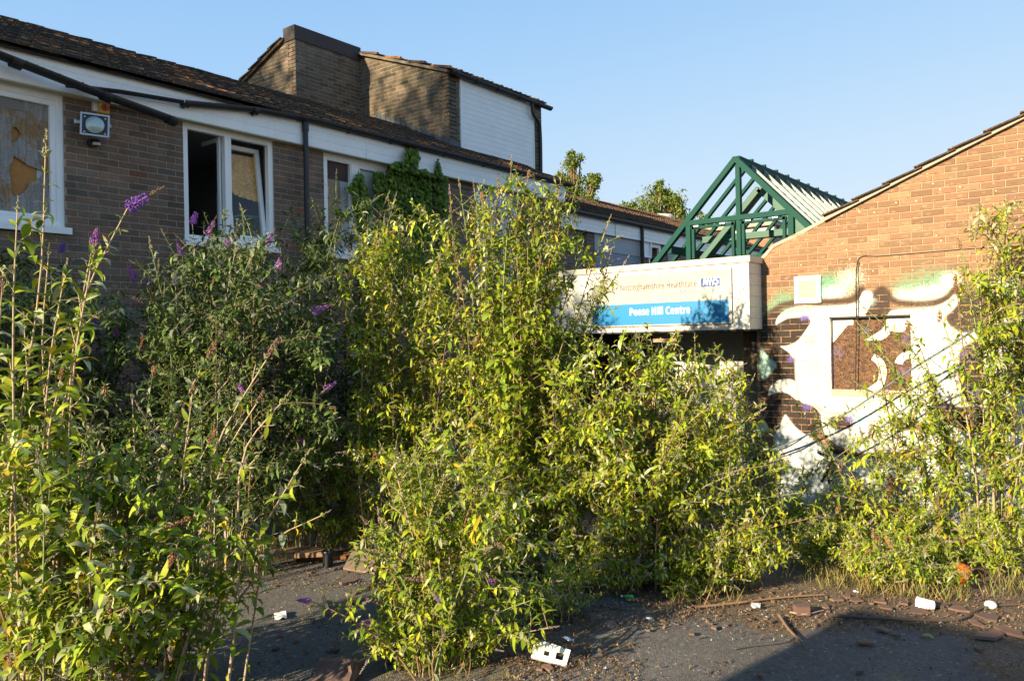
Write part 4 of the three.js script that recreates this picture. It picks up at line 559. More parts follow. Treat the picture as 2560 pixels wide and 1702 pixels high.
{
  const t = thing('canopy_frame', 'green steel frame of a glazed pitched canopy behind the sign, glass missing', 'canopy frame');
  const Z = -10.1, ax = -4.18, ay = 4.43, sl = 1.06, B = (x, y, z = Z) => V3(x, y, z), g = (n, a, b, w, h, m = mat.green, up) => mesh(n, bar(a, b, w, h, up), m, t), ZEnd = -15.6;
  const nz = V3(0, 0, 1);
  g('front_rafter', B(ax - 1.95, ay - 1.95 * sl), B(ax, ay), 0.068, 0.085, mat.green, nz); g('front_rafter', B(ax + 1.6, ay - 1.6 * sl), B(ax, ay), 0.068, 0.089, mat.green, nz);
  g('mullion', B(ax + 0.03, ay - 0.08), B(ax + 0.03, 3.07), 0.058, 0.072, mat.green, nz);
  const rx0 = -4.86, rx1 = -3.47, ry = 3.66; g('rail', B(rx0, ry), B(rx1, ry), 0.065, 0.08, mat.green, nz); g('rail', B(rx0, 3.12), B(rx1 + 0.1, 3.12), 0.08, 0.08, mat.green, nz); g('stile', B(rx0, ry), B(rx0, 3.07), 0.066, 0.076, mat.green, nz); g('stile', B(rx1, ry + 0.04), B(rx1, 3.07), 0.066, 0.076, mat.green, nz);
  for (const [a, b] of [[rx0 + 0.05, ax - 0.01], [ax + 0.07, rx1 - 0.05]]) for (const [p, q] of [[B(a + 0.03, ry - 0.05), B(a + 0.03, 3.17)], [B(b - 0.03, ry - 0.05), B(b - 0.03, 3.17)], [B(a, ry - 0.075), B(b, ry - 0.075)]]) g('casement', p.add(V3(0, 0, 0.03)), q.add(V3(0, 0, 0.03)), 0.036, 0.05, mat.green, nz);
  for (const x of [-4.72, -4.35, -4.0, -3.65]) mesh('clip', box(0.07, 0.02, 0.02, x, ry - 0.06, Z + 0.075), mat.galv, t);
  g('ridge_beam', B(ax, ay - 0.02), B(ax, ay - 0.02, ZEnd), 0.1, 0.11); for (let i = 1; i < 12; i++) mesh('ridge_clip', box(0.1, 0.03, 0.05, ax, ay + 0.05, Z - i * 0.46), mat.green, t);
  for (const sd of [-1, 1]) { const d = 0.98; g('purlin', B(ax + sd * d, ay - d * sl - 0.06), B(ax + sd * d, ay - d * sl - 0.06, ZEnd), 0.06, 0.1); if (sd < 0) g('eaves_beam', B(ax - 1.9, ay - 1.9 * sl - 0.06), B(ax - 1.9, ay - 1.9 * sl - 0.06, ZEnd), 0.08, 0.12); }
  for (let i = 1; i < 13; i++) { const z = Z - i * 0.44; for (const sd of [-1, 1]) g('glazing_bar', B(ax + sd * 1.95, ay - 1.95 * sl, z), B(ax, ay, z), 0.042, 0.07, sd > 0 ? mat.greenBarSunlit : mat.green, nz); }  // right-slope bars coloured paler to look sunlit, left ones stay dark green
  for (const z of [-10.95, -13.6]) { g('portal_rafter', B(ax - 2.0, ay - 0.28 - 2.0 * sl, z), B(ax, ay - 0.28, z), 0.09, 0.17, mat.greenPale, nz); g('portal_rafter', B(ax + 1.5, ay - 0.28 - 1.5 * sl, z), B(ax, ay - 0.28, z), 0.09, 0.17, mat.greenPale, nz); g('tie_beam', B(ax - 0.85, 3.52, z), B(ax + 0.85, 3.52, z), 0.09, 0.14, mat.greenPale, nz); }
}

// ---------------------------------------------------------------- plants
const leafGeo = (width, droop, fold, curl, n = 4) => { // one leaf, 1 long along +y, upper side +z
  const pos = [], idx = [], st = []; for (let i = 0; i <= n; i++) { const t = i / n; const w = width * Math.pow(Math.sin(Math.PI * Math.min(1, 0.06 + 0.94 * Math.pow(t, 0.8))), 0.9) * (t > 0.99 ? 0 : 1); st.push([t, w]); }
  let y = 0, z = 0, a = 0.3; const P = []; for (let i = 0; i <= n; i++) { P.push([y, z, a]); const s = 1 / n; y += s * Math.cos(a); z += s * Math.sin(a); a -= droop / n; }
  st.forEach(([t, w], i) => { const [py, pz] = P[i], k = fold * w + (i % 2 ? curl : -curl) * w; pos.push(-w, py, pz + k, 0, py, pz, w, py, pz + k); });
  for (let i = 0; i < n; i++) { const b = i * 3; idx.push(b, b + 1, b + 4, b, b + 4, b + 3, b + 1, b + 2, b + 5, b + 1, b + 5, b + 4); }
  const g = new THREE.BufferGeometry(); g.setAttribute('position', new THREE.Float32BufferAttribute(pos, 3)); g.setIndex(idx); g.computeVertexNormals(); return g;
};
const LEAVES = [leafGeo(0.135, 1.1, 0.15, 0.12), leafGeo(0.115, 2.2, 0.25, -0.14, 5), leafGeo(0.155, 1.5, 0.1, 0.16, 5), leafGeo(0.12, 0.6, 0.2, 0.08, 4)];
const WIDE = [leafGeo(0.30, 0.9, 0.25, 0.08, 5), leafGeo(0.26, 1.4, 0.3, -0.08, 5)];
const leafMat = new THREE.MeshPhysicalMaterial({ color: 0xffffff, roughness: 0.55, transmission: 0.3, thickness: 0, ior: 1.4, specularIntensity: 0.4, side: THREE.DoubleSide });
const leafOf = (r, g, b) => new THREE.MeshPhysicalMaterial({ color: lin(r, g, b), roughness: 0.55, transmission: 0.3, thickness: 0, ior: 1.4, specularIntensity: 0.4, side: THREE.DoubleSide });
const PAL = { // [share, r, g, b]; lit and dark put sun and shade into buddleia leaf colours
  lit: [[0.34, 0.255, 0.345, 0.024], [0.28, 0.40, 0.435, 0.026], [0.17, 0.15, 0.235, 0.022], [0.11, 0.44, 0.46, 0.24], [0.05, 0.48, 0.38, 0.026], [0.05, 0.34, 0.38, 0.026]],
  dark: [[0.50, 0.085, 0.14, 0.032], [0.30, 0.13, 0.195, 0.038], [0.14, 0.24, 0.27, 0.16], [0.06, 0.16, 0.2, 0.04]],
  near: [[0.36, 0.225, 0.32, 0.022], [0.30, 0.36, 0.41, 0.026], [0.14, 0.13, 0.205, 0.022], [0.15, 0.42, 0.44, 0.23], [0.05, 0.46, 0.33, 0.024]],
  maple: [[0.6, 0.30, 0.36, 0.022], [0.4, 0.19, 0.27, 0.022]], ivy: [[0.5, 0.085, 0.14, 0.010], [0.35, 0.13, 0.20, 0.014], [0.15, 0.2, 0.27, 0.03]],
  dry: [[0.4, 0.3, 0.25, 0.09], [0.4, 0.17, 0.2, 0.05], [0.2, 0.36, 0.22, 0.09]], birch: [[0.6, 0.16, 0.22, 0.04], [0.4, 0.22, 0.26, 0.05]],
};
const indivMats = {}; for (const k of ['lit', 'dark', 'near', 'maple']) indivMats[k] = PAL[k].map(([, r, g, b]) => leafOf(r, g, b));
const pickPal = (p, r) => { let t = r(), i = 0; while (i < p.length - 1 && t > p[i][0]) t -= p[i++][0]; return i; };
const stemMats = { pale: M(0.40, 0.30, 0.19, 0.8, { map: T.grain }), brown: M(0.24, 0.145, 0.075, 0.85, { map: T.grain }), green: M(0.22, 0.25, 0.10, 0.8), grey: M(0.34, 0.31, 0.25, 0.8) };
// flower heads: many small florets round a tapering axis
function panicle(len, rad, seed, n, taper = 0.85, size = 0.0085) {
  const r = rngOf(seed), list = [];
  for (let i = 0; i < n; i++) { const t = Math.pow(r(), 0.85), a = r() * 6.283, q = rad * (1 - taper * t) * (0.75 + 0.35 * r()) * Math.min(1, 0.35 + t * 6), s = size * (1 - 0.45 * t) * rr(0.7, 1.2, r); list.push(new THREE.OctahedronGeometry(s).rotateX(r() * 3).rotateY(r() * 3).translate(Math.cos(a) * q, t * len, Math.sin(a) * q)); }
  list.push(new THREE.CylinderGeometry(rad * 0.12, rad * 0.2, len, 5).translate(0, len / 2, 0)); return merged(list);
}
const FLOWER = [panicle(0.22, 0.045, 1, 240, 0.7), panicle(0.18, 0.042, 2, 200, 0.65), panicle(0.14, 0.042, 3, 160, 0.5)], SEED = [panicle(0.17, 0.02, 4, 110, 0.7, 0.008), panicle(0.13, 0.018, 5, 80, 0.6, 0.008), panicle(0.10, 0.022, 6, 70, 0.5, 0.008)], BUD = panicle(0.13, 0.012, 7, 55, 0.75, 0.0065);
const petal = [M(0.30, 0.085, 0.36, 0.7), M(0.36, 0.14, 0.42, 0.7), M(0.17, 0.06, 0.34, 0.7)], seedM = [M(0.24, 0.105, 0.05, 0.9), M(0.19, 0.12, 0.08, 0.9), M(0.30, 0.16, 0.07, 0.9)], budM = [M(0.30, 0.27, 0.14, 0.9), M(0.26, 0.2, 0.17, 0.9)];
const inPoly = (x, y, P) => { let c = false; for (let i = 0, j = P.length - 1; i < P.length; j = i++) { const [a, b] = P[i], [d, e] = P[j]; if ((b > y) !== (e > y) && x < (d - a) * (y - b) / (e - b) + a) c = !c; } return c; };
function taperTube(pts, r0, r1, sides, up) { return sweep(circle(1, sides), pts, up || V3(0.31, 0.1, 0.94), (t) => r0 + (r1 - r0) * t); }

function bush(sp) {
  const r = rngOf(sp.seed), pal = PAL[sp.pal || 'lit'], base0 = atD(sp.cx, 1400, sp.d).setY(0);
  const t = thing(sp.name || 'buddleia_bush', sp.label, sp.cat || 'bush', base0), off = base0;
  const leaves = LEAVES.map(() => []), single = [], stems = [], heads = [];
  const geos = sp.wide ? WIDE : LEAVES;
  const silver = pal.length > 4 ? 3 : 2; const addLeaf = (p, dir, up, len, main, young = 0, tone = 1) => {
    const y = dir.clone().normalize(); let z = up.clone().addScaledVector(y, -up.dot(y)); if (z.lengthSq() < 1e-4) z = V3(1, 0, 0).addScaledVector(y, -y.x); z.normalize(); const x = V3().crossVectors(y, z);
    const m = new THREE.Matrix4().makeBasis(x, y, z); m.scale(V3(len * rr(0.85, 1.2, r), len, len)); m.setPosition(p.clone().sub(off));
    const k = Math.floor(r() * geos.length), c = young > 0.35 && r() < 0.24 && !sp.wide ? silver : pickPal(pal, r), b = rr(0.75, 1.25, r) * tone;
    (main ? single : leaves[k]).push({ m, k, c, b, len, p });
  };
  const grow = (pts, o) => { // leaves in opposite pairs along a shoot
    o.tone = o.tone ?? rr(0.72, 1.2, r); const curve = new THREE.CatmullRomCurve3(pts), L = curve.getLength(), n = Math.max(2, Math.round(L / o.node)); let az = r() * 6.28;
    for (let i = 0; i <= n; i++) {
      const u = i / n; if (u < o.from) continue; const p = curve.getPointAt(Math.min(1, u)), tan = curve.getTangentAt(Math.min(1, u)); const s = V3().crossVectors(tan, V3(0.2, 0.1, 0.97)).normalize(), q = V3().crossVectors(s, tan); az += Math.PI / 2 + rr(-0.3, 0.3, r);
      const young = Math.max(0, (u - 0.75) / 0.25), len = o.leaf * rr(0.65, 1.35, r) * (1 - 0.55 * young) * (0.75 + 0.25 * Math.min(1, (u - o.from) * 6));
      for (const sgn of [0, Math.PI]) { if (r() < o.gap) continue; const a = az + sgn + rr(-0.25, 0.25, r), lift = rr(-0.1, 0.55, r) + young * 0.6; const d = s.clone().multiplyScalar(Math.cos(a)).addScaledVector(q, Math.sin(a)).multiplyScalar(Math.cos(lift)).addScaledVector(tan, Math.sin(lift)); d.y -= (1 - young) * rr(0.0, 0.5, r); addLeaf(p, d, V3(rr(-0.8, 0.8, r), 1, rr(-0.8, 0.8, r)).addScaledVector(tan, 0.35), len, o.single, o.felt ? Math.max(young, r() < 0.8 ? 0.5 : 0) : young, (o.tone ?? 1) * (o.felt ? 1.15 : 1)); }
      if (o.side && u > o.sideFrom && u < 0.97) for (const sgn of [0, Math.PI]) { if (r() > o.side) continue; const a = az + sgn + Math.PI * 0.1, sl = o.sideLen * rr(0.35, 1.2, r) * (1.1 - 0.5 * u), lift = rr(0.5, 0.95, r); const d = s.clone().multiplyScalar(Math.cos(a)).addScaledVector(q, Math.sin(a)).multiplyScalar(Math.cos(lift)).addScaledVector(tan, Math.sin(lift)).normalize(); const e = p.clone().addScaledVector(d, sl).add(V3(0, sl * rr(-0.15, 0.3, r), 0)), mid = p.clone().lerp(e, 0.5).add(V3(0, sl * rr(-0.06, 0.14, r), 0)); if (e.y < 0.05) continue;
        grow([p, mid, e], { node: o.node * 0.6, leaf: o.leaf * 0.78, from: 0.1, gap: o.gap, side: 0, single: false, tone: o.tone }); o.tubes.push(taperTube([p, mid, e].map((x) => x.clone().sub(off)), o.rad * 0.42, o.rad * 0.2, 3)); if (r() < (sp.sideHead ?? 0.1)) heads.push([e, d, sp.sideKind || 'bud', rr(0.5, 0.8, r)]); }
    }
  };
  const curves = [];
  const stem = (tip, base, o) => {
    const h = tip.y - base.y, flat = V3(tip.x - base.x, 0, tip.z - base.z), c1 = base.clone().add(V3(0, h * rr(0.34, 0.46, r), 0)).addScaledVector(flat, rr(0.12, 0.28, r)), c2 = base.clone().add(V3(0, h * rr(0.74, 0.86, r), 0)).addScaledVector(flat, rr(0.45, 0.66, r));
    c1.add(V3(rr(-0.07, 0.07, r), 0, rr(-0.07, 0.07, r))); c2.add(V3(rr(-0.06, 0.06, r), 0, rr(-0.06, 0.06, r)));
    const pts = [base, c1, c2, tip], cv = new THREE.CatmullRomCurve3(pts), rad = (o.rad ?? 0.008) * rr(0.8, 1.2, r), tubes = [taperTube(cv.getPoints(10).map((x) => x.clone().sub(off)), rad, rad * 0.4, 5)];
    grow(pts, { node: (sp.node ?? 0.065) * 1.15, leaf: o.leaf ?? sp.leaf ?? 0.1, from: o.from ?? sp.from ?? 0.25, gap: sp.gap ?? 0.1, side: o.side ?? sp.side ?? 0.5, sideFrom: 0.25, sideLen: o.sideLen ?? sp.sideLen ?? 0.22, tubes, rad });
    const st = { tubes, m: o.mat || (sp.pal === 'dark' ? (r() < 0.3 ? 'grey' : r() < 0.6 ? 'green' : 'brown') : r() < 0.3 ? 'pale' : r() < 0.6 ? 'brown' : 'green') }; stems.push(st); curves.push({ p: cv.getPoints(16).slice(2), st, rad });
    if (o.head) heads.push([tip, cv.getTangent(1), o.head, o.size ?? 1]);
  };
  const branch = (tip) => { // an arching side branch that leaves one of the main stems
    let best = null, bd = 1e9; for (let k = 0; k < 5; k++) { const c = curves[Math.floor(r() * curves.length)]; c.p.forEach((p, i) => { const e = p.distanceTo(tip) + (p.y > tip.y - 0.08 ? 0.6 : 0) + i * 0.004; if (e < bd) { bd = e; best = [p, c, i]; } }); }
    const [p, c, i] = best, e = tip.clone(), D = p.distanceTo(tip); if (D > 0.75) e.copy(p).addScaledVector(tip.clone().sub(p), 0.75 / D); if (D < 0.12) return; if (e.y < 0.06) e.y = 0.06 + r() * 0.05;
    const L = p.distanceTo(e), side = V3(rr(-1, 1, r), 0, rr(-1, 1, r)).multiplyScalar(L * 0.12), m1 = p.clone().lerp(e, 0.35).add(V3(0, L * rr(0.08, 0.2, r), 0)).add(side), m2 = p.clone().lerp(e, 0.72).add(V3(0, L * rr(0.08, 0.22, r), 0)).add(side), rad = c.rad * (0.62 - 0.02 * i);
    c.st.tubes.push(taperTube(new THREE.CatmullRomCurve3([p, m1, m2, e]).getPoints(6).map((x) => x.clone().sub(off)), rad, rad * 0.35, 4));
    grow([p, m1, m2, e], { node: (sp.node ?? 0.065) * 0.9, leaf: (sp.leaf ?? 0.1), from: 0.1, gap: sp.gap ?? 0.06, side: 0.5, sideFrom: 0.15, sideLen: (sp.sideLen ?? 0.22) * 0.7, tubes: c.st.tubes, rad });
    const hk = r(), d = e.clone().sub(m2).normalize(); const kind = hk < (sp.flowers ?? 0) * 0.5 ? 'flower' : hk < (sp.flowers ?? 0) * 0.5 + (sp.seeds ?? 0.1) * 0.6 ? 'seed' : hk < 0.25 ? 'bud' : null; if (kind) heads.push([e, d, kind, rr(0.6, 0.95, r)]);
  };
  for (const [x, y, bx, head, size, dd] of sp.tips || []) { const d = sp.d + (dd || 0); const base = atD(bx, 1400, d + rr(-0.1, 0.1, r)).setY(0); stem(atD(x, y, d + rr(-0.15, 0.15, r)), base, { head, size, rad: sp.rad ?? 0.009, mat: sp.tipMat, leaf: sp.tipLeaf, side: sp.tipSide, sideLen: sp.tipSideLen }); }
  const P = sp.poly; if (P) { const xs = P.map((p) => p[0]), ys = P.map((p) => p[1]), x0 = Math.min(...xs), x1 = Math.max(...xs), y0 = Math.min(...ys), y1 = Math.max(...ys);
    const pick = () => { for (let g = 0; g < 400; g++) { const x = rr(x0, x1, r), y = rr(y0, y1, r); if (!inPoly(x, y, P)) continue; const d = sp.d + rr(-1, 1, r) * sp.dd; const tp = atD(x + rr(-45, 45, r), y + rr(-55, 25, r), d); if (tp.y < 0.1 || tp.x < -8.85) continue; return [x, y, d, tp]; } return null; };
    const nm = Math.max(4, Math.round(sp.n * (sp.mains ?? 0.28)));
    for (let k = 0; k < nm; k++) { let q = pick(); const q2 = pick(); if (!q || !q2) break; if (q2[1] < q[1]) q = q2; const [x, , d, tip] = q, bx = sp.cx + (x - sp.cx) * (sp.spread ?? 0.45) + rr(-30, 30, r), base = atD(bx, 1400, sp.d + (d - sp.d) * 0.5 + rr(-0.12, 0.12, r)).setY(0); if (base.x < -8.8) base.x = -8.8;
      const hk = r(); stem(tip, base, { rad: (sp.rad ?? 0.008) * 0.8, head: hk < (sp.flowers ?? 0) ? 'flower' : hk < (sp.flowers ?? 0) + (sp.seeds ?? 0.1) ? 'seed' : hk < (sp.flowers ?? 0) + (sp.seeds ?? 0.1) + 0.3 ? 'bud' : null, size: rr(0.7, 1.05, r) }); }
    const nb = Math.round(sp.n * (sp.branches ?? 1.15)); for (let k = 0; k < nb && curves.length; k++) { const q = pick(); if (q) branch(q[3]); } }
  if (P && curves.length) for (let k = 0; k < (sp.shoots ?? 0); k++) { // young erect shoots that stand out of the top, pale with felt
    const xs = P.map((p) => p[0]), x = rr(Math.min(...xs) + 20, Math.max(...xs) - 20, r); let y = 0; while (y < 1702 && !inPoly(x, y, P)) y += 8; if (y >= 1702) continue;
    const d = sp.d + rr(-0.8, 0.4, r) * sp.dd, tip = atD(x + rr(-30, 30, r), y - rr(10, 95, r), d); if (tip.x < -8.85) continue; let best = null, bd = 1e9; for (let q = 0; q < 8; q++) { const c = curves[Math.floor(r() * curves.length)]; for (const p of c.p) { const e = Math.abs(p.distanceTo(tip) - 0.45) + (p.y > tip.y - 0.25 ? 1 : 0); if (e < bd) { bd = e; best = [p, c]; } } }
    const [p, c] = best, L = p.distanceTo(tip); if (L > 0.95) continue; const m1 = p.clone().lerp(tip, 0.4).add(V3(rr(-0.05, 0.05, r), L * 0.05, rr(-0.05, 0.05, r)));
    c.st.tubes.push(taperTube(new THREE.CatmullRomCurve3([p, m1, tip]).getPoints(6).map((q) => q.clone().sub(off)), c.rad * 0.5, c.rad * 0.22, 4)); grow([p, m1, tip], { node: 0.045, leaf: (sp.leaf ?? 0.1) * 0.95, from: 0.12, gap: 0.02, side: 0.12, sideFrom: 0.3, sideLen: 0.1, tubes: c.st.tubes, rad: c.rad * 0.5, felt: true }); if (r() < 0.35) heads.push([tip, tip.clone().sub(m1).normalize(), 'bud', rr(0.4, 0.7, r)]);
  }
  for (const q of stems) q.g = merged(q.tubes);
  // single leaves: those that show largest
  const pool = leaves.flatMap((a, k) => a.map((q) => ((q.k = k), q))); const size = (q) => { const [x, y, w] = proj(q.p); return w > 0 && x > 0 && x < 2560 && y > 0 && y < 1702 ? q.len / w : 0; };
  const want = sp.singles ?? 120, all = [...single, ...pool].map((q) => ((q.s = size(q)), q)).sort((a, b) => b.s - a.s), one = new Set(all.slice(0, want).filter((q) => q.s > 0));
  const mats = indivMats[sp.pal || 'lit'] || indivMats.lit;
  for (const q of one) { const m = mesh('leaf', geos[q.k], mats[q.c], t); m.applyMatrix4(q.m); }
  const rest = geos.map(() => []); for (const q of [...single, ...pool]) if (!one.has(q)) rest[q.k].push(q);
  const col = new THREE.Color();
  rest.forEach((a, k) => { if (!a.length) return; const im = new THREE.InstancedMesh(geos[k], leafMat, a.length); im.name = 'foliage'; im.userData.kind = 'stuff'; a.forEach((q, i) => { im.setMatrixAt(i, q.m); const c = pal[q.c]; im.setColorAt(i, col.setRGB(c[1] * q.b, c[2] * q.b, c[3] * q.b)); }); t.add(im); });
  const own = Math.min(stems.length, sp.ownStems ?? 45); stems.slice(0, own).forEach((s) => mesh('stem', s.g, stemMats[s.m], t)); for (const k of Object.keys(stemMats)) { const a = stems.slice(own).filter((s) => s.m === k); if (a.length) mesh('stems', merged(a.map((s) => s.g)), stemMats[k], t, 'stuff'); }
  for (let [p, d, kind, size] of heads) { const i = Math.floor(r() * 3), [n, g, m] = kind === 'flower' ? ['flower_head', FLOWER[i], petal[i]] : kind === 'seed' ? ['seed_head', SEED[i], seedM[i]] : ['bud_spike', BUD, budM[i % 2]]; if (kind === 'flower') size *= 0.82; const o = mesh(n, g, m, t); o.position.copy(p).sub(off); const dir = d.clone().normalize(); if (kind === 'flower') dir.add(V3(rr(0.1, 1.1, r), rr(-0.5, 0.1, r), rr(-0.5, 0.5, r))).normalize(); if (kind === 'seed' && r() < (sp.hang ?? 0.35)) dir.set(dir.x * 0.3, -1, dir.z * 0.3).normalize(); o.quaternion.setFromUnitVectors(V3(0, 1, 0), dir); o.scale.setScalar(size); if (kind === 'flower' && r() < 0.7) { const b = mesh('flower_tip', BUD, seedM[1], t); b.position.copy(o.position).addScaledVector(dir, 0.16 * size); b.quaternion.copy(o.quaternion); b.scale.setScalar(size * 0.8); } }
  return t;
}
bush({ shoots: 8, seed: 101, label: 'tall buddleia at the left edge with one bright purple flower spike', pal: 'near', cx: 40, d: 4.5, dd: 0.55, leaf: 0.13, node: 0.075, side: 0.5, sideLen: 0.2, rad: 0.0095, singles: 300, ownStems: 30, seeds: 0.2, tipMat: 'pale', tipSide: 0.25, gap: 0.05, from: 0.08, tipLeaf: 0.14,
  tips: [[112, 395, 40, 'bud', 1.3], [42, 530, 60, 'bud', 0.7], [318, 520, 60, 'flower', 1.25, 0.3], [232, 610, 70, 'flower', 0.7, 0.2], [6, 690, -20, 'seed', 0.8], [160, 690, 110, 'bud', 0.8], [232, 640, 130, 'bud', 0.7], [150, 950, 120, 'seed', 0.7], [60, 830, 30, 'bud', 0.9], [120, 640, 90, 'bud', 0.6]],
  poly: [[-80, 1100], [60, 1130], [180, 1200], [300, 1300], [380, 1450], [440, 1700], [-80, 1700]], n: 44, spread: 0.9 });
bush({ shoots: 10, seed: 102, label: 'near buddleia leaning right with long pale stems ending in brown spikes', pal: 'near', cx: 330, d: 4.9, dd: 0.6, leaf: 0.115, node: 0.075, side: 0.5, sideLen: 0.17, rad: 0.009, singles: 300, ownStems: 45, seeds: 0.25, tipMat: 'pale', tipSide: 0.22, gap: 0.03, from: 0.06, hang: 0.15, tipLeaf: 0.125,
  tips: [[520, 890, 330, 'seed', 1], [665, 900, 400, 'seed', 1.25], [570, 950, 400, 'seed', 0.8], [480, 985, 430, 'seed', 0.6], [262, 965, 180, 'seed', 0.9], [330, 1000, 320, 'bud', 0.8], [700, 1010, 560, 'bud', 0.8], [752, 1160, 470, 'bud', 0.9], [680, 1250, 420, 'seed', 0.9], [635, 1150, 420, 'bud', 0.8], [205, 1180, 210, 'seed', 0.9], [430, 1030, 240, 'bud', 0.7], [445, 1050, 300, 'seed', 0.8], [682, 1395, 500, 'seed', 0.9], [100, 1190, 90, 'seed', 0.9], [560, 1190, 330, 'bud', 0.8], [310, 1180, 250, 'seed', 0.8], [800, 1290, 600, 'bud', 0.6], [590, 1060, 380, 'bud', 0.8], [640, 1010, 430, 'seed', 0.8], [520, 1110, 300, 'seed', 0.7], [400, 1120, 230, 'bud', 0.8], [250, 1090, 200, 'bud', 0.8], [600, 1330, 430, 'seed', 0.8], [730, 1220, 500, 'bud', 0.7]],
  poly: [[120, 1230], [300, 1200], [480, 1260], [580, 1360], [600, 1440], [540, 1540], [460, 1640], [440, 1720], [60, 1720]], n: 58, spread: 0.85 });
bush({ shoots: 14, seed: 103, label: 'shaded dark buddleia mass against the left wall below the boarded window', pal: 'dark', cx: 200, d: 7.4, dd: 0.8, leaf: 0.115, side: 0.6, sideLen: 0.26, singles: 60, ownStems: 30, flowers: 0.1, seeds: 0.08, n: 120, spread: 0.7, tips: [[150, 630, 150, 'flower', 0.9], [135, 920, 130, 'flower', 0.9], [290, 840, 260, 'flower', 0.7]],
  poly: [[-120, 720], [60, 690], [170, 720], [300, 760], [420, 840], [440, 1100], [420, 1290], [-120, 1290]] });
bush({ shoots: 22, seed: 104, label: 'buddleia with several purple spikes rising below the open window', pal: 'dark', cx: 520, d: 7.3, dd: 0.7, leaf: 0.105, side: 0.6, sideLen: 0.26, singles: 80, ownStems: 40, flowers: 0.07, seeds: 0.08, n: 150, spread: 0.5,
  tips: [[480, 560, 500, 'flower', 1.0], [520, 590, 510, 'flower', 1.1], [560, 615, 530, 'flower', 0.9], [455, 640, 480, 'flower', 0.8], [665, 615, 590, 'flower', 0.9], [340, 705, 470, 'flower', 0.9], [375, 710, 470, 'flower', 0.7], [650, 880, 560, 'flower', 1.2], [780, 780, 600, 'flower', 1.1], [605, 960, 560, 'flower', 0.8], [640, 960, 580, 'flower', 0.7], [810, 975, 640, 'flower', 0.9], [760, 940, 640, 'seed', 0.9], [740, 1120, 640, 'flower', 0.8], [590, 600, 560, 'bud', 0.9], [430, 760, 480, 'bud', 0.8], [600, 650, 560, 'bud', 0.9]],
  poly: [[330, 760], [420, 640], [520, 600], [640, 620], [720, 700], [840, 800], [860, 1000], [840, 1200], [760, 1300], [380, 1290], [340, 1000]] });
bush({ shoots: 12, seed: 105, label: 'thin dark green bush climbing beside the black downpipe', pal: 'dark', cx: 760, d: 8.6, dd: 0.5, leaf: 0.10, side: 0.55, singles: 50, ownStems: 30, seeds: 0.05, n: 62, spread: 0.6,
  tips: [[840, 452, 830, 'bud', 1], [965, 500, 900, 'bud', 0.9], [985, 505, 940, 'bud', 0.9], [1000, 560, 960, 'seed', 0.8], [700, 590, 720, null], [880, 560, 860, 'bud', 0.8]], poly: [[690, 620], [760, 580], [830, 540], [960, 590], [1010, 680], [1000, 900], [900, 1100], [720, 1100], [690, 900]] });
bush({ shoots: 26, seed: 106, label: 'broad buddleia thicket in the middle with yellowing lower leaves', pal: 'lit', cx: 1010, d: 8.0, dd: 0.7, leaf: 0.10, node: 0.07, side: 0.6, sideLen: 0.26, singles: 120, ownStems: 45, seeds: 0.13, n: 112, spread: 0.45,
  tips: [[960, 560, 960, 'bud', 0.8], [1075, 640, 1040, 'bud', 0.8], [905, 620, 930, 'bud', 0.8], [1090, 600, 900, 'bud', 0.9], [985, 870, 985, 'seed', 1.2], [1040, 840, 1030, 'seed', 1]],
  poly: [[840, 700], [900, 600], [1000, 590], [1120, 620], [1180, 700], [1220, 900], [1230, 1150], [1180, 1330], [930, 1330], [880, 1150], [850, 950]] });
bush({ shoots: 26, seed: 107, label: 'tallest sunlit buddleia with pale drooping leaves in front of the sign end', pal: 'lit', cx: 1290, d: 7.7, dd: 0.65, leaf: 0.105, node: 0.07, side: 0.6, sideLen: 0.26, singles: 140, ownStems: 45, seeds: 0.14, n: 105, spread: 0.4, hang: 0.5,
  tips: [[1278, 415, 1290, 'bud', 0.9], [1150, 470, 1210, 'bud', 0.9], [1125, 490, 1200, 'bud', 0.9], [1405, 430, 1320, 'bud', 0.9], [1440, 470, 1330, 'bud', 0.8], [1520, 560, 1350, 'bud', 0.8], [1560, 660, 1370, 'bud', 0.8], [1510, 690, 1380, null], [1400, 560, 1330, 'bud', 0.8], [1180, 540, 1240, 'seed', 0.9], [1240, 500, 1260, 'seed', 0.9], [1330, 500, 1300, 'seed', 0.9], [1460, 600, 1340, null], [1440, 520, 1320, null], [1480, 850, 1380, null], [1370, 490, 1310, null], [1220, 520, 1240, null], [1185, 470, 1230, 'bud', 0.7], [1245, 445, 1270, 'seed', 0.7], [1320, 445, 1300, 'seed', 0.8], [1360, 465, 1310, null], [1295, 470, 1290, null], [1415, 480, 1320, null], [1210, 480, 1240, null], [1530, 620, 1360, null], [1500, 760, 1370, null]],
  poly: [[1130, 640], [1200, 560], [1300, 510], [1380, 560], [1400, 660], [1430, 800], [1470, 920], [1460, 1100], [1420, 1260], [1220, 1330], [1140, 1200], [1120, 900]] });
bush({ seed: 108, name: 'maple_sapling', label: 'yellow-green broad-leaved sapling growing through the tall buddleia', cat: 'sapling', pal: 'maple', wide: true, cx: 1300, d: 7.2, dd: 0.25, leaf: 0.105, node: 0.10, side: 0.7, sideLen: 0.24, singles: 120, seeds: 0, n: 16, spread: 0.6, tips: [[1268, 590, 1290], [1292, 640, 1300], [1340, 660, 1310], [1400, 700, 1330], [1240, 700, 1290]], poly: [[1220, 720], [1270, 640], [1400, 700], [1460, 860], [1440, 960], [1260, 940]] });
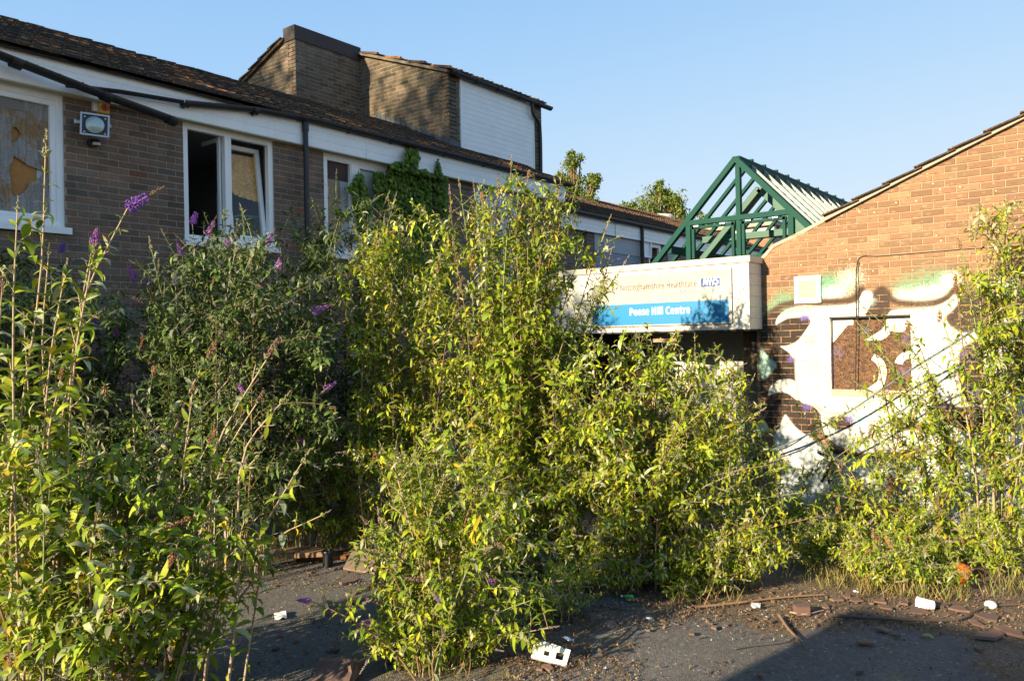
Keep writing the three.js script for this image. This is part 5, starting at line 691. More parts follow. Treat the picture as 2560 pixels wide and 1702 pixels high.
bush({ shoots: 20, seed: 109, label: 'small bushy buddleia standing alone in the front centre of the yard', pal: 'lit', cx: 1085, d: 5.25, dd: 0.4, leaf: 0.085, node: 0.055, side: 0.5, sideLen: 0.16, singles: 300, ownStems: 45, seeds: 0.1, n: 74, spread: 0.12, rad: 0.007, from: 0.1,
  tips: [[935, 1125, 1060, 'seed', 0.6], [960, 1130, 1070, 'bud', 0.7], [1000, 1150, 1075, 'seed', 0.7], [1180, 1115, 1095, 'seed', 0.6], [1060, 1090, 1080, 'bud', 0.7], [1240, 1170, 1110, 'bud', 0.7], [920, 1310, 1050, 'seed', 0.6], [955, 1390, 1060, 'flower', 0.62], [1208, 1455, 1095, 'flower', 0.62], [775, 1502, 1040, 'flower', 0.6, -0.2], [1100, 1505, 1085, 'flower', 0.45, -0.35], [925, 1558, 1060, 'flower', 0.55, -0.2], [1370, 1570, 1120, 'bud', 0.6], [860, 1590, 1040], [1330, 1500, 1120], [1000, 1640, 1060], [1200, 1640, 1110]],
  poly: [[900, 1330], [960, 1180], [1060, 1110], [1180, 1120], [1260, 1220], [1330, 1330], [1390, 1460], [1370, 1560], [1300, 1640], [1180, 1690], [980, 1680], [870, 1590], [880, 1450]] });
bush({ shoots: 44, seed: 110, label: 'rounded sunlit buddleia in front of the mesh door with woody base', pal: 'lit', cx: 1590, d: 7.0, dd: 0.55, leaf: 0.095, node: 0.06, side: 0.6, sideLen: 0.22, singles: 200, ownStems: 45, seeds: 0.08, n: 135, spread: 0.18, rad: 0.010, from: 0.22,
  tips: [[1545, 905, 1580, 'bud', 0.5], [1590, 850, 1590, 'bud', 0.6], [1690, 830, 1605, 'bud', 0.6], [1640, 880, 1600, 'bud', 0.6], [1765, 895, 1620, null], [1480, 925, 1570], [1430, 950, 1560], [1860, 960, 1640], [1900, 1010, 1650], [2010, 1230, 1680], [1960, 1170, 1670], [2050, 1290, 1690], [1350, 1020, 1540]],
  poly: [[1330, 1120], [1400, 960], [1520, 920], [1640, 890], [1760, 930], [1850, 1010], [1900, 1120], [1980, 1200], [1960, 1290], [1860, 1330], [1700, 1380], [1500, 1400], [1390, 1330]] });
bush({ shoots: 8, seed: 111, label: 'low leafy sprig on the earth bank right of the woody bush', pal: 'lit', cx: 1740, d: 6.6, dd: 0.25, leaf: 0.085, node: 0.05, side: 0.4, singles: 120, ownStems: 20, seeds: 0, n: 26, spread: 0.25, poly: [[1640, 1500], [1720, 1400], [1800, 1360], [1920, 1300], [2000, 1360], [1980, 1420], [1880, 1440], [1780, 1500]], tips: [[1950, 1300, 1780], [1990, 1390, 1790]] });
bush({ shoots: 14, seed: 112, label: 'tall airy buddleia at the right edge hung with rust-brown seed heads', pal: 'lit', cx: 2520, d: 7.6, dd: 0.5, leaf: 0.098, node: 0.06, side: 0.45, sideLen: 0.18, singles: 160, ownStems: 45, seeds: 0.3, n: 34, branches: 1.7, spread: 0.3, rad: 0.009, from: 0.2, hang: 0.6, gap: 0.1,
  tips: [[2430, 530, 2480, null, 1], [2470, 540, 2490, 'bud', 0.6], [2520, 560, 2500, 'bud', 0.6], [2400, 600, 2480, 'seed', 0.9], [2390, 690, 2460, 'seed', 1], [2150, 760, 2420, null], [2140, 800, 2420, null], [2270, 800, 2440, 'seed', 0.9], [2350, 780, 2450, 'seed', 1], [2200, 880, 2420, null], [2130, 950, 2400, 'seed', 0.9], [2180, 1060, 2400, 'seed', 1.1], [2300, 1000, 2440, 'seed', 1.1], [2230, 1190, 2400, 'seed', 1.1], [2010, 1230, 2380, null], [2100, 1260, 2400, 'seed', 1], [2060, 1360, 2380, 'seed', 0.7], [2560, 700, 2510, 'seed', 1]],
  poly: [[2390, 700], [2430, 580], [2540, 580], [2660, 640], [2660, 1450], [2420, 1450], [2360, 1340], [2300, 1180], [2330, 1020], [2370, 880]] });
bush({ shoots: 14, seed: 113, label: 'loose yellow-green growth before the white painted foot of the gable', pal: 'lit', cx: 2260, d: 7.7, dd: 0.45, leaf: 0.085, node: 0.06, side: 0.5, sideLen: 0.2, singles: 120, ownStems: 40, seeds: 0.2, n: 40, spread: 0.5, hang: 0.6,
  tips: [[2085, 1160, 2180, 'seed', 1.1], [2105, 1150, 2180, 'seed', 1.1], [2180, 830, 2240, null], [2060, 1120, 2160, null], [1990, 1010, 2120], [2040, 1030, 2140]], poly: [[2090, 1260], [2160, 1120], [2240, 1020], [2340, 1020], [2420, 1200], [2400, 1400], [2240, 1400], [2120, 1370]] });
bush({ seed: 114, label: 'sprawling weeds with brown seed tips around the orange ball', pal: 'lit', cx: 2240, d: 6.75, dd: 0.35, leaf: 0.06, node: 0.04, side: 0.4, sideLen: 0.12, singles: 80, ownStems: 30, seeds: 0.12, n: 46, spread: 0.7, rad: 0.005, poly: [[2080, 1420], [2160, 1360], [2300, 1370], [2340, 1440], [2350, 1490], [2260, 1500], [2160, 1480]] });
bush({ shoots: 10, seed: 115, label: 'low creeping greenery at the foot of the shaded thicket behind the planks', pal: 'lit', cx: 800, d: 8.2, dd: 0.4, leaf: 0.08, node: 0.05, side: 0.5, sideLen: 0.15, singles: 100, ownStems: 30, seeds: 0.2, n: 95, spread: 0.8, rad: 0.005, poly: [[660, 1330], [700, 1150], [800, 1060], [900, 1100], [960, 1250], [1000, 1340], [900, 1365], [760, 1370]] });
bush({ shoots: 18, seed: 116, label: 'low buddleia clump between the middle thicket and the front bush', pal: 'lit', cx: 1350, d: 7.3, dd: 0.5, leaf: 0.085, node: 0.055, side: 0.5, sideLen: 0.18, singles: 100, ownStems: 30, seeds: 0.08, n: 95, spread: 0.75, rad: 0.006, poly: [[1180, 1340], [1240, 1240], [1380, 1190], [1480, 1240], [1470, 1400], [1400, 1500], [1240, 1480]], tips: [[1300, 1500, 1330]] });

const lowSpots = [[2325, 1480, 6.55], [1480, 1460, 6.9], [1640, 1450, 6.9], [1240, 1490, 6.6], [2075, 1415, 7.3], [2175, 1440, 7.0], [1170, 1640, 5.35], [2500, 1470, 6.9], [2330, 1455, 7.0], [1380, 1440, 7.0], [1900, 1330, 8.2], [2000, 1330, 8.2], [1560, 1500, 6.7], [2440, 1420, 7.3], [2280, 1390, 7.5], [1020, 1560, 5.6], [1330, 1560, 6.0], [2120, 1330, 8.0], [1420, 1545, 6.2], [1300, 1440, 7.2], [1720, 1480, 6.7], [2240, 1350, 7.9], [860, 1340, 8.3], [1130, 1400, 7.4], [2010, 1400, 7.4], [1850, 1460, 6.9]];
const lowWhere = ['in front of the orange ball', 'left of the woody bush base', 'under the woody bush', 'right behind the small front bush', 'at the left end of the rubble bank', 'among the grass left of the paper cup', 'at the right foot of the small front bush', 'at the right edge above the branch', 'just left of the orange ball', 'on the bare earth in the centre', 'by the shaded doorway path', 'at the foot of the white painted wall', 'beside the green bottle', 'just right of the orange ball', 'in the weeds behind the ball', 'at the left foot of the small front bush', 'beyond the plastic plate', 'between path and painted wall', 'at the near edge of the central earth bank', 'between the two front bushes', 'on the earth right of the woody bush base', 'in front of the pale gable foot', 'behind the leaning board', 'behind the left side of the small front bush', 'beside the straight stick', 'below the low leafy sprig'];
lowSpots.forEach(([x, y, d], i) => bush({ seed: 700 + i, name: 'weed_clump', cat: 'weeds', label: 'low sunlit weed clump ' + lowWhere[i], pal: 'lit', cx: x, d, dd: 0.22, leaf: 0.055 + (i % 3) * 0.012, node: 0.04, side: 0.4, sideLen: 0.1, singles: 60, ownStems: 12, seeds: 0.06, n: 26, spread: 0.4, rad: 0.004, from: 0.08, poly: [[x - 105, y + 15], [x - 75, y - 60], [x - 5, y - 95 - (i % 4) * 22], [x + 70, y - 65], [x + 110, y + 15]] }));

// ivy on the facade between the windows
{
  const r = rngOf(301), t = thing('ivy', 'thick dark green ivy covering the wall and reaching the gutter', 'ivy', [0, 0, 0]);
  const s = new THREE.Shape(); [[0, 0], [0.32, -0.12], [0.5, 0.12], [0.36, 0.34], [0.42, 0.6], [0.16, 0.62], [0, 1], [-0.16, 0.62], [-0.42, 0.6], [-0.36, 0.34], [-0.5, 0.12], [-0.32, -0.12]].forEach(([x, y], i) => (i ? s.lineTo(x, y) : s.moveTo(x, y)));
  const g = new THREE.ShapeGeometry(s); { const p = g.attributes.position; for (let i = 0; i < p.count; i++) p.setZ(i, -0.5 * p.getX(i) ** 2 - 0.2 * p.getY(i) ** 2); g.computeVertexNormals(); }
  const polys = [[[965, 430], [985, 405], [1010, 400], [1030, 420], [1080, 425], [1080, 470], [1080, 560], [1090, 660], [1080, 720], [980, 700], [960, 600], [958, 500]], [[1010, 405], [1012, 370], [1040, 362], [1050, 390], [1042, 420]], [[1085, 440], [1096, 395], [1104, 430], [1118, 440], [1120, 520], [1100, 600], [1085, 560]], [[898, 425], [906, 440], [916, 470], [928, 490], [920, 560], [905, 640], [895, 560], [880, 480], [862, 470], [885, 455]], [[930, 425], [958, 430], [962, 500], [955, 580], [940, 520], [934, 460]], [[900, 640], [960, 600], [1090, 620], [1120, 560], [1130, 800], [900, 800]]];
  const a = []; for (const P of polys) { const xs = P.map((p) => p[0]), ys = P.map((p) => p[1]); const x0 = Math.min(...xs), x1 = Math.max(...xs), y0 = Math.min(...ys), y1 = Math.max(...ys); let area = 0; for (let i = 0; i < 400; i++) if (inPoly(rr(x0, x1, r), rr(y0, y1, r), P)) area++; const n = Math.round((x1 - x0) * (y1 - y0) * area / 400 / 9); for (let k = 0, gd = 0; k < n && gd < n * 20; gd++) { const x = rr(x0, x1, r), y = rr(y0, y1, r); if (!inPoly(x, y, P)) continue; k++; const pr = onX(x, y, XL + 0.03), X = (pr.y > 4.78 ? XF + 0.02 : XL + 0.02) + Math.pow(r(), 1.6) * 0.12, p = onX(x, y, X); a.push(p); } }
  const im = new THREE.InstancedMesh(g, leafMat, a.length); im.name = 'foliage'; im.userData.kind = 'stuff'; const m = new THREE.Matrix4(), c = new THREE.Color();
  const mk = (p) => { const z = V3(1, rr(0.0, 0.7, r), rr(-0.45, 0.45, r)).normalize(), y0 = V3(rr(0, 0.4, r), -1, rr(-0.7, 0.7, r)); const y = y0.addScaledVector(z, -y0.dot(z)).normalize(), x = V3().crossVectors(y, z), q = rr(0.038, 0.075, r); return m.makeBasis(x, y, z).scale(V3(q, q, q)).setPosition(p); };
  a.forEach((p, i) => { im.setMatrixAt(i, mk(p)); const k = PAL.ivy[pickPal(PAL.ivy, r)], b = rr(0.7, 1.3, r); im.setColorAt(i, c.setRGB(k[1] * b, k[2] * b, k[3] * b)); }); t.add(im);
  for (let i = 0; i < 14; i++) { const x = 905 + i * 15; mesh('vine_stem', taperTube([onX(x + rr(-10, 10, r), 800, XL + 0.02), onX(x, 650, XL + 0.03), onX(x + rr(-10, 10, r), 500, XL + 0.03), onX(x + rr(-10, 10, r), 440, XL + 0.04)].map((p) => p), 0.008, 0.004, 4), stemMats.brown, t); }
}
// trees beyond the roofs, and the tall trees behind the viewer that shade the left side
function tree(name, label, base, h, crown, n, size, pal, seed, group) {
  const r = rngOf(seed), t = thing(name, label, 'tree', base, group), P = PAL[pal], top = V3(0, h, 0);
  const limbs = []; const tips = []; limbs.push(taperTube([V3(0, 0, 0), V3(rr(-0.2, 0.2, r), h * 0.35, 0.1), V3(rr(-0.2, 0.2, r), h * 0.6, 0), V3(0, h * 0.78, 0)], h * 0.014 + 0.03, 0.015, 7, V3(0.3, 0.1, 0.9)));
  for (const [cx, cy, cz, rx, ry, rz] of crown) for (let i = 0; i < 14; i++) { const a = r() * 6.28, b = Math.acos(rr(-1, 1, r)), k = Math.pow(r(), 0.33); const e = V3(cx + rx * k * Math.sin(b) * Math.cos(a), cy + ry * k * Math.cos(b), cz + rz * k * Math.sin(b) * Math.sin(a)); tips.push([e, Math.min(rx, ry, rz) * rr(0.3, 0.75, r)]); const s = V3(0, Math.max(h * 0.2, Math.min(e.y * 0.75, h * 0.85)), 0); limbs.push(taperTube([s, s.clone().lerp(e, 0.5).add(V3(0, -0.1 * s.distanceTo(e) * 0.5, 0)), e], h * 0.006 + 0.01, 0.008, 4, V3(0.3, 0.1, 0.9))); }
  mesh('trunk', merged(limbs), stemMats.brown, t);
  const im = new THREE.InstancedMesh(LEAVES[2], leafMat, n); im.name = 'crown'; im.userData.kind = 'stuff'; const m = new THREE.Matrix4(), q = new THREE.Quaternion(), c = new THREE.Color(), E = new THREE.Euler();
  for (let i = 0; i < n; i++) { const [e, cr] = tips[Math.floor(r() * tips.length)]; const d = V3(rr(-1, 1, r) + rr(-1, 1, r), rr(-1, 1, r) + rr(-1, 1, r), rr(-1, 1, r) + rr(-1, 1, r)).multiplyScalar(cr * 0.55); E.set(r() * 6.28, r() * 6.28, r() * 6.28); const s = size * rr(0.7, 1.3, r); m.compose(e.clone().add(d), q.setFromEuler(E), V3(s * 2, s, s)); im.setMatrixAt(i, m); const k = P[pickPal(P, r)], b = rr(0.7, 1.25, r); im.setColorAt(i, c.setRGB(k[1] * b, k[2] * b, k[3] * b)); }
  t.add(im); return t;
}
{
  const at = (x, y, d) => atD(x, y, d); const A = at(1440, 440, 24), a = (x, y, d, base) => { const p = at(x, y, d); return [p.x - base.x, p.y, p.z - base.z]; };
  { const b = A.clone().setY(0), c = (x, y, rx, ry) => [...a(x, y, 24, b), rx, ry, rx]; tree('birch_tree', 'slender light green tree above the end of the long roof', b, 8.2, [c(1435, 425, 0.28, 0.5), c(1425, 470, 0.42, 0.5), c(1470, 480, 0.4, 0.5), c(1440, 530, 0.6, 0.6), c(1395, 540, 0.4, 0.5), c(1432, 400, 0.14, 0.3), c(1405, 455, 0.2, 0.25), c(1485, 455, 0.2, 0.2)], 6500, 0.07, 'birch', 401); }
  { const b = at(1640, 540, 34).setY(0), c = (x, y, rx, ry) => [...a(x, y, 34, b), rx, ry, rx]; tree('bushy_tree', 'rounded bushy tree beyond the roof vent cowl', b, 9, [c(1640, 525, 1.0, 0.8), c(1600, 545, 0.8, 0.6), c(1675, 500, 0.5, 0.5), c(1690, 555, 0.7, 0.7), c(1650, 580, 1.2, 0.8), c(1575, 530, 0.35, 0.35), c(1650, 478, 0.3, 0.35), c(1695, 520, 0.4, 0.4)], 9500, 0.10, 'birch', 402); }
  { const b = at(1740, 570, 38).setY(0), c = (x, y, rx, ry) => [...a(x, y, 38, b), rx, ry, rx]; tree('bushy_tree', 'small tree crown showing just left of the green canopy', b, 8, [c(1735, 560, 0.6, 0.5), c(1725, 590, 0.9, 0.6), c(1765, 570, 0.35, 0.5), c(1770, 600, 0.8, 0.5)], 5200, 0.10, 'birch', 403); }
  tree('shade_tree', 'tall tree standing behind the viewer to the left', V3(-14, 0, 10.5), 15, [[0, 9, 0, 4.2, 3.6, 2.6], [-2.6, 12, 0, 3.2, 3, 2.6], [1.3, 12.5, 0.5, 2.6, 3, 2.4], [2.4, 8, 0, 1.9, 2.4, 2], [2.9, 7.2, 0, 1.5, 2.2, 1.6], [1.2, 6.2, 0, 2.2, 1.6, 1.6], [-3.5, 7, 0, 3, 2.5, 2]], 46000, 0.17, 'birch', 404);
}
// a low flat-roofed outbuilding behind the viewer throws the shade on the near right of the yard
{
  const t = thing('outbuilding', 'flat-roofed brick outbuilding behind the viewer on the right', 'building', [0, 0, 0]);
  mesh('walls', span(-3.58, 9, 0, 3.45, 4, 9), mat.mortarL, t); mesh('roof', span(-3.6, 9.1, 3.45, 3.59, 3.97, 9.1), mat.felt, t);
}

// ---------------------------------------------------------------- litter on the yard
const clay = [M(0.17, 0.098, 0.072, 0.9, { map: T.grain }), M(0.12, 0.075, 0.06, 0.9, { map: T.grain }), M(0.21, 0.125, 0.088, 0.9, { map: T.grain })];
function shard(seed, w, l, h, n = 7) { const r = rngOf(seed), s = new THREE.Shape(); for (let i = 0; i < n; i++) { const a = i / n * 6.283 + rr(-0.35, 0.35, r), k = rr(0.55, 1.15, r); const x = Math.cos(a) * w * k, y = Math.sin(a) * l * k; i ? s.lineTo(x, y) : s.moveTo(x, y); } return metreUV(new THREE.ExtrudeGeometry(s, { depth: h, bevelEnabled: true, bevelThickness: 0.0015, bevelSize: 0.0015, bevelSegments: 1 }).rotateX(-Math.PI / 2), 3); }
const SH = [shard(1, 0.11, 0.08, 0.017, 5), shard(2, 0.08, 0.06, 0.015, 5), shard(3, 0.05, 0.04, 0.014, 4), shard(4, 0.13, 0.07, 0.018, 6), shard(5, 0.035, 0.028, 0.014, 4)];
{
  const r = rngOf(501), marks = [['the paper cup', 2315, 1510], ['the white plastic plate', 1372, 1655], ['the orange ball', 2400, 1456], ['the loose brick end', 2005, 1524], ['the planks', 770, 1390], ['the leaning board', 925, 1402], ['the ridge tile piece', 845, 1695], ['the green bottle', 1573, 1492], ['the whitish stone', 2478, 1512], ['the small front bush', 1085, 1560], ['the woody bush', 1590, 1440], ['the yellow-green leaf', 2335, 1595], ['the white painted wall', 2080, 1280]], taken = new Set();
  const put = (x, y, k, sc = 1, tilt = 0.1) => { const ci = Math.floor(r() * 3), p = onY(x, y, 0.008), o = mesh('tile_fragment', SH[k], clay[ci], scene); o.position.copy(p); o.rotation.set(rr(-tilt, tilt, r), r() * 6.28, rr(-tilt, tilt, r)); o.scale.setScalar(sc * 0.82);
    const m = marks.map(([n, a, b]) => [Math.hypot(x - a, (y - b) * 2), n, a, b]).sort((a, b) => a[0] - b[0]), rel = ([, n, a, b]) => (Math.abs(x - a) > Math.abs(y - b) * 1.6 ? (x < a ? 'left of ' : 'right of ') : y > b ? 'in front of ' : 'behind ') + n;
    let l = ''; for (const [i, far] of [[0, ''], [0, 'just '], [0, 'well '], [1, ''], [1, 'well '], [2, ''], [2, 'well '], [3, ''], [4, '']]) { l = ['reddish', 'dark brown', 'pale clay'][ci] + (k === 4 ? ' chip' : k === 2 ? ' small piece' : ' piece') + ' of roof tile ' + far + rel(m[i]); if (!taken.has(l)) break; } taken.add(l); tag(o, l, 'tile fragment', 'roof tile fragments scattered over the yard'); };
  const chips = [[], [], []], chip = (x, y, sc) => { const p = onY(x, y, 0.006); chips[Math.floor(r() * 3)].push(SH[4].clone().applyMatrix4(new THREE.Matrix4().compose(p, new THREE.Quaternion().setFromEuler(new THREE.Euler(rr(-0.4, 0.4, r), r() * 6.28, rr(-0.4, 0.4, r))), V3(sc, sc, sc)))); };
  for (const [x, y, k, s, tl] of [[868, 1457, 3, 1.15, 0.05], [845, 1422, 0, 0.9, 0.3], [775, 1432, 2, 1], [985, 1428, 3, 0.95], [975, 1478, 0, 0.9], [890, 1505, 1, 1, 0.5], [960, 1470, 1, 0.9], [1000, 1465, 1, 1], [1025, 1430, 1, 1], [818, 1536, 2, 0.9], [690, 1622, 1, 0.6], [740, 1605, 4, 1], [760, 1547, 4, 0.9], [782, 1552, 4, 1.1], [890, 1556, 2, 0.8], [905, 1540, 2, 0.8], [700, 1592, 2, 1], [1260, 1392, 0, 0.8], [1280, 1440, 3, 0.9], [1300, 1460, 1, 1], [1230, 1450, 1, 0.8], [970, 1655, 4, 1], [835, 1628, 4, 1.2], [1580, 1500, 1, 1], [1660, 1470, 1, 1.1], [2064, 1518, 1, 0.8], [1930, 1555, 4, 1], [1875, 1548, 4, 0.9], [1915, 1548, 2, 0.7], [1785, 1570, 2, 1], [1620, 1577, 2, 0.8], [1728, 1586, 4, 1], [2030, 1526, 2, 1], [2165, 1607, 1, 1.1], [2210, 1575, 1, 1], [2240, 1590, 2, 1], [2200, 1505, 1, 1], [2215, 1520, 1, 1], [2180, 1510, 2, 1], [2340, 1515, 3, 1], [2400, 1525, 0, 1], [2300, 1530, 0, 1], [2470, 1545, 0, 1.1], [2480, 1590, 3, 1.3, 0.02], [2440, 1560, 1, 1], [2520, 1580, 3, 1.2], [2090, 1500, 1, 1], [2120, 1492, 1, 0.9], [2140, 1500, 0, 0.8], [2260, 1510, 1, 1], [1370, 1670, 1, 0.9], [1350, 1675, 2, 1], [1540, 1520, 2, 1], [2070, 1440, 0, 0.8], [2100, 1430, 1, 0.9], [1940, 1316, 1, 0.9], [2120, 1310, 1, 0.9], [2450, 1625, 2, 1], [1900, 1690, 2, 1], [2150, 1680, 4, 1.2], [1510, 1632, 4, 1]]) put(x, y, k, s, tl ?? 0.12);
  for (let i = 0; i < 130; i++) chip(rr(1380, 2560, r), rr(1470, 1570, r), rr(0.2, 0.7, r)); for (let i = 0; i < 50; i++) chip(rr(560, 1040, r), rr(1400, 1680, r), rr(0.2, 0.6, r)); chips.forEach((c, i) => tag(mesh('tile_chips', merged(c), clay[i], scene), ['reddish', 'dark brown', 'pale clay'][i] + ' roof tile crumbs strewn over the yard', 'debris', null, 'stuff'));
  // the large upturned ridge piece
  const q = onY(845, 1695, 0), t = thing('ridge_tile_piece', 'large upturned angular piece of brown ridge tile at the bottom edge', 'ridge tile', q); t.rotation.y = 0.5;
  mesh('half', metreUV(box(0.24, 0.018, 0.17).rotateX(0.55).translate(0, 0.06, 0.07), 3), clay[1], t); mesh('half', metreUV(box(0.24, 0.018, 0.15).rotateX(-0.75).translate(0, 0.065, -0.055), 3), clay[0], t); mesh('end', metreUV(box(0.02, 0.1, 0.12).rotateZ(0.2).translate(0.11, 0.06, 0.01), 3), clay[2], t);
  const brick1 = onY(1100 + 905, 1524, 0.04), bt = tag(mesh('loose_brick', metreUV(box(0.2, 0.065, 0.1), 3), clay[0], scene), 'loose reddish brick end at the head of the crack', 'brick'); bt.position.copy(brick1); bt.rotation.y = 0.7; bt.scale.set(0.5, 1, 0.8);
}
{ // ball
  const p = onY(2400, 1456, 0), t = thing('orange_ball', 'deflating orange plastic ball among the weeds on the right', 'ball', p); const rad = 0.088, g = new THREE.SphereGeometry(rad, 40, 26), a = g.attributes.position; for (let i = 0; i < a.count; i++) { const v = V3().fromBufferAttribute(a, i), th = Math.atan2(v.z, v.x), k = 1 - 0.018 * Math.pow(Math.abs(Math.cos(th * 4)), 8) * (1 - Math.abs(v.y / rad)); v.multiplyScalar(k); if (v.y > rad * 0.8) v.y = rad * 0.8 + (v.y - rad * 0.8) * 0.4; a.setXYZ(i, v.x, v.y, v.z); } g.computeVertexNormals(); g.rotateZ(1.2).rotateY(0.5).translate(0, rad * 0.93, 0);
  mesh('ball', g, new THREE.MeshPhysicalMaterial({ color: lin(0.72, 0.15, 0.012), roughness: 0.3, clearcoat: 0.3 }), t); mesh('valve', new THREE.CylinderGeometry(0.012, 0.018, 0.02, 10).rotateZ(0.8).translate(0.03, 0.01, 0.08), M(0.6, 0.2, 0.05), t);
}
{ // paper cup
  const p = onY(2315, 1510, 0.045), t = thing('paper_cup', 'white paper cup with pink stripes lying on its side', 'cup', p); const ct = canvasTex(256, 128, (g) => { g.fillStyle = '#ebe6e0'; g.fillRect(0, 0, 256, 128); g.strokeStyle = '#e0617a'; g.lineWidth = 5; g.beginPath(); g.moveTo(0, 62); g.bezierCurveTo(60, 50, 120, 80, 256, 58); g.moveTo(0, 88); g.bezierCurveTo(90, 70, 160, 100, 256, 84); g.stroke(); });
  const g = new THREE.CylinderGeometry(0.047, 0.034, 0.115, 28, 4, true); mesh('wall', g, M(1, 1, 1, 0.7, { map: ct }), t); mesh('base', new THREE.CylinderGeometry(0.034, 0.034, 0.003, 24).translate(0, -0.052, 0), M(0.8, 0.79, 0.76, 0.7), t); mesh('rim', new THREE.TorusGeometry(0.047, 0.0025, 8, 28).rotateX(Math.PI / 2).translate(0, 0.0575, 0), M(0.82, 0.81, 0.78, 0.6), t); t.rotation.set(0.1, 0.45, 1.42);
}
{ // white plastic plate with a square opening
  const p = onY(1372, 1655, 0.02), s = new THREE.Shape(); [[0, 0], [0.235, 0], [0.24, 0.11], [0.2, 0.112], [0.195, 0.102], [0.185, 0.115], [0.11, 0.122], [0.1, 0.11], [0.09, 0.125], [0.02, 0.12], [0.015, 0.09], [-0.005, 0.085]].forEach(([x, y], i) => (i ? s.lineTo(x, y) : s.moveTo(x, y))); for (const [a, b, c, d] of [[0.155, 0.205, 0.03, 0.075], [0.075, 0.11, 0.035, 0.065]]) { const h = new THREE.Path(); h.moveTo(a, c); h.lineTo(b, c); h.lineTo(b, d); h.lineTo(a, d); s.holes.push(h); }
  const g = new THREE.ExtrudeGeometry(s, { depth: 0.004, bevelEnabled: false }).translate(-0.12, 0, 0); const o = tag(mesh('plastic_plate', merged([g, box(0.235, 0.004, 0.02, 0, 0.002, -0.008)]), M(0.72, 0.70, 0.64, 0.6, { map: T.grain }), scene), 'broken white plastic plate with a square hole on the tarmac', 'plastic plate'); o.position.copy(p); o.rotation.set(-0.75, 0.55, -0.22, 'YXZ');
}
{ // timber, board, pipe
  const a = onY(690, 1384, 0.10), b = onY(812, 1378, 0.10), w = (n, l, A, B, ww, h, m) => tag(mesh(n, metreUV(bar(A, B, ww, h)), m, scene), l, 'plank'); const red = M(0.62, 0.36, 0.2, 0.85, { map: T.wood });
  w('timber_plank', 'upper weathered plank with orange cut edge under the thicket', a, b, 0.24, 0.045, M(0.85, 0.75, 0.62, 0.9, { map: T.wood })); w('timber_plank', 'lower orange-edged plank half hidden below the upper one', onY(750, 1393, 0.035), onY(885, 1388, 0.035), 0.14, 0.035, red);
  const q = onY(938, 1404, 0.09), o = tag(mesh('leaning_board', metreUV(box(0.5, 0.022, 0.36), 2), M(0.8, 0.82, 0.85, 0.9, { map: T.wood }), scene), 'grey weathered board propped at a slant in front of the thicket', 'board'); o.position.copy(q); o.rotation.set(0.30, 0.55, -0.16, 'YXZ');
  const c = onY(819, 1398, 0.07), pp = tag(mesh('pipe_stub', new THREE.LatheGeometry([[0.046, -0.07], [0.05, -0.07], [0.05, 0.055], [0.06, 0.06], [0.06, 0.085], [0.046, 0.085], [0.046, -0.07]].map(([x, y]) => new THREE.Vector2(x, y)), 20), mat.black, scene), 'short black plastic pipe stub standing between the planks', 'pipe'); pp.position.copy(c);
  const st = (n, l, pts, rad, m = stemMats.brown) => tag(mesh(n, taperTube(smooth(pts, 14), rad, rad * 0.5, 6), m, scene), l, 'stick'); const Y = (x, y) => onY(x, y, 0.02), dk = M(0.09, 0.065, 0.05, 0.9);
  st('fallen_branch', 'long dark branch lying across the rubble at the right', [Y(2072, 1537), Y(2200, 1546), Y(2300, 1550), Y(2400, 1548), Y(2460, 1518), Y(2600, 1508)], 0.014, dk);
  st('stick', 'straight stick lying across the earth in front of the bushes', [Y(1740, 1518), Y(1850, 1506), Y(1950, 1494), Y(2062, 1486)], 0.012); st('stick', 'crooked stick pointing down the tarmac by the crack', [Y(1950, 1540), Y(1975, 1575), Y(2000, 1600), Y(2022, 1625)], 0.012, M(0.2, 0.13, 0.08, 0.9)); st('stick', 'short thick stick on the tarmac right of the plastic plate', [Y(1500, 1622), Y(1545, 1596), Y(1580, 1566)], 0.013, dk); st('stick', 'thin curved pale twig beside the crack head', [Y(1975, 1530), Y(2010, 1535), Y(2060, 1525)], 0.007, stemMats.pale);
  const rb = atD(1665, 1240, 8.3), rd = tag(mesh('red_board', metreUV(box(0.5, 0.8, 0.03), 2), M(0.42, 0.13, 0.10, 0.8, { map: T.grain }), scene), 'faded red board standing behind the woody buddleia', 'board'); rd.position.set(rb.x, 0.42, rb.z); rd.rotation.set(-0.12, 0.3, 0.04);
  const gb = onY(1573, 1492, 0.03); const bo = thing('green_bottle', 'small bright green plastic bottle on the earth bank', 'bottle', gb); mesh('body', new THREE.LatheGeometry([[0, -0.06], [0.03, -0.06], [0.033, -0.04], [0.033, 0.03], [0.014, 0.065], [0.012, 0.085]].map(([x, y]) => new THREE.Vector2(x, y)), 18), M(0.05, 0.26, 0.045, 0.25), bo); mesh('cap', new THREE.CylinderGeometry(0.014, 0.014, 0.02, 12).translate(0, 0.095, 0), M(0.7, 0.7, 0.7), bo); bo.scale.setScalar(0.62); bo.rotation.z = 1.5; bo.rotation.y = 0.5;
  const paper = M(0.78, 0.77, 0.74, 0.8), scrap = (x, y, w, h, l) => { const g = new THREE.PlaneGeometry(w, h, 4, 3).rotateX(-Math.PI / 2), p = g.attributes.position, r = rngOf(x); for (let i = 0; i < p.count; i++) p.setY(i, rr(0, 0.02, r)); g.computeVertexNormals(); const o = tag(mesh('paper_scrap', g, paper, scene), l, 'paper scrap'); o.position.copy(onY(x, y, 0.012)); o.rotation.y = x; };
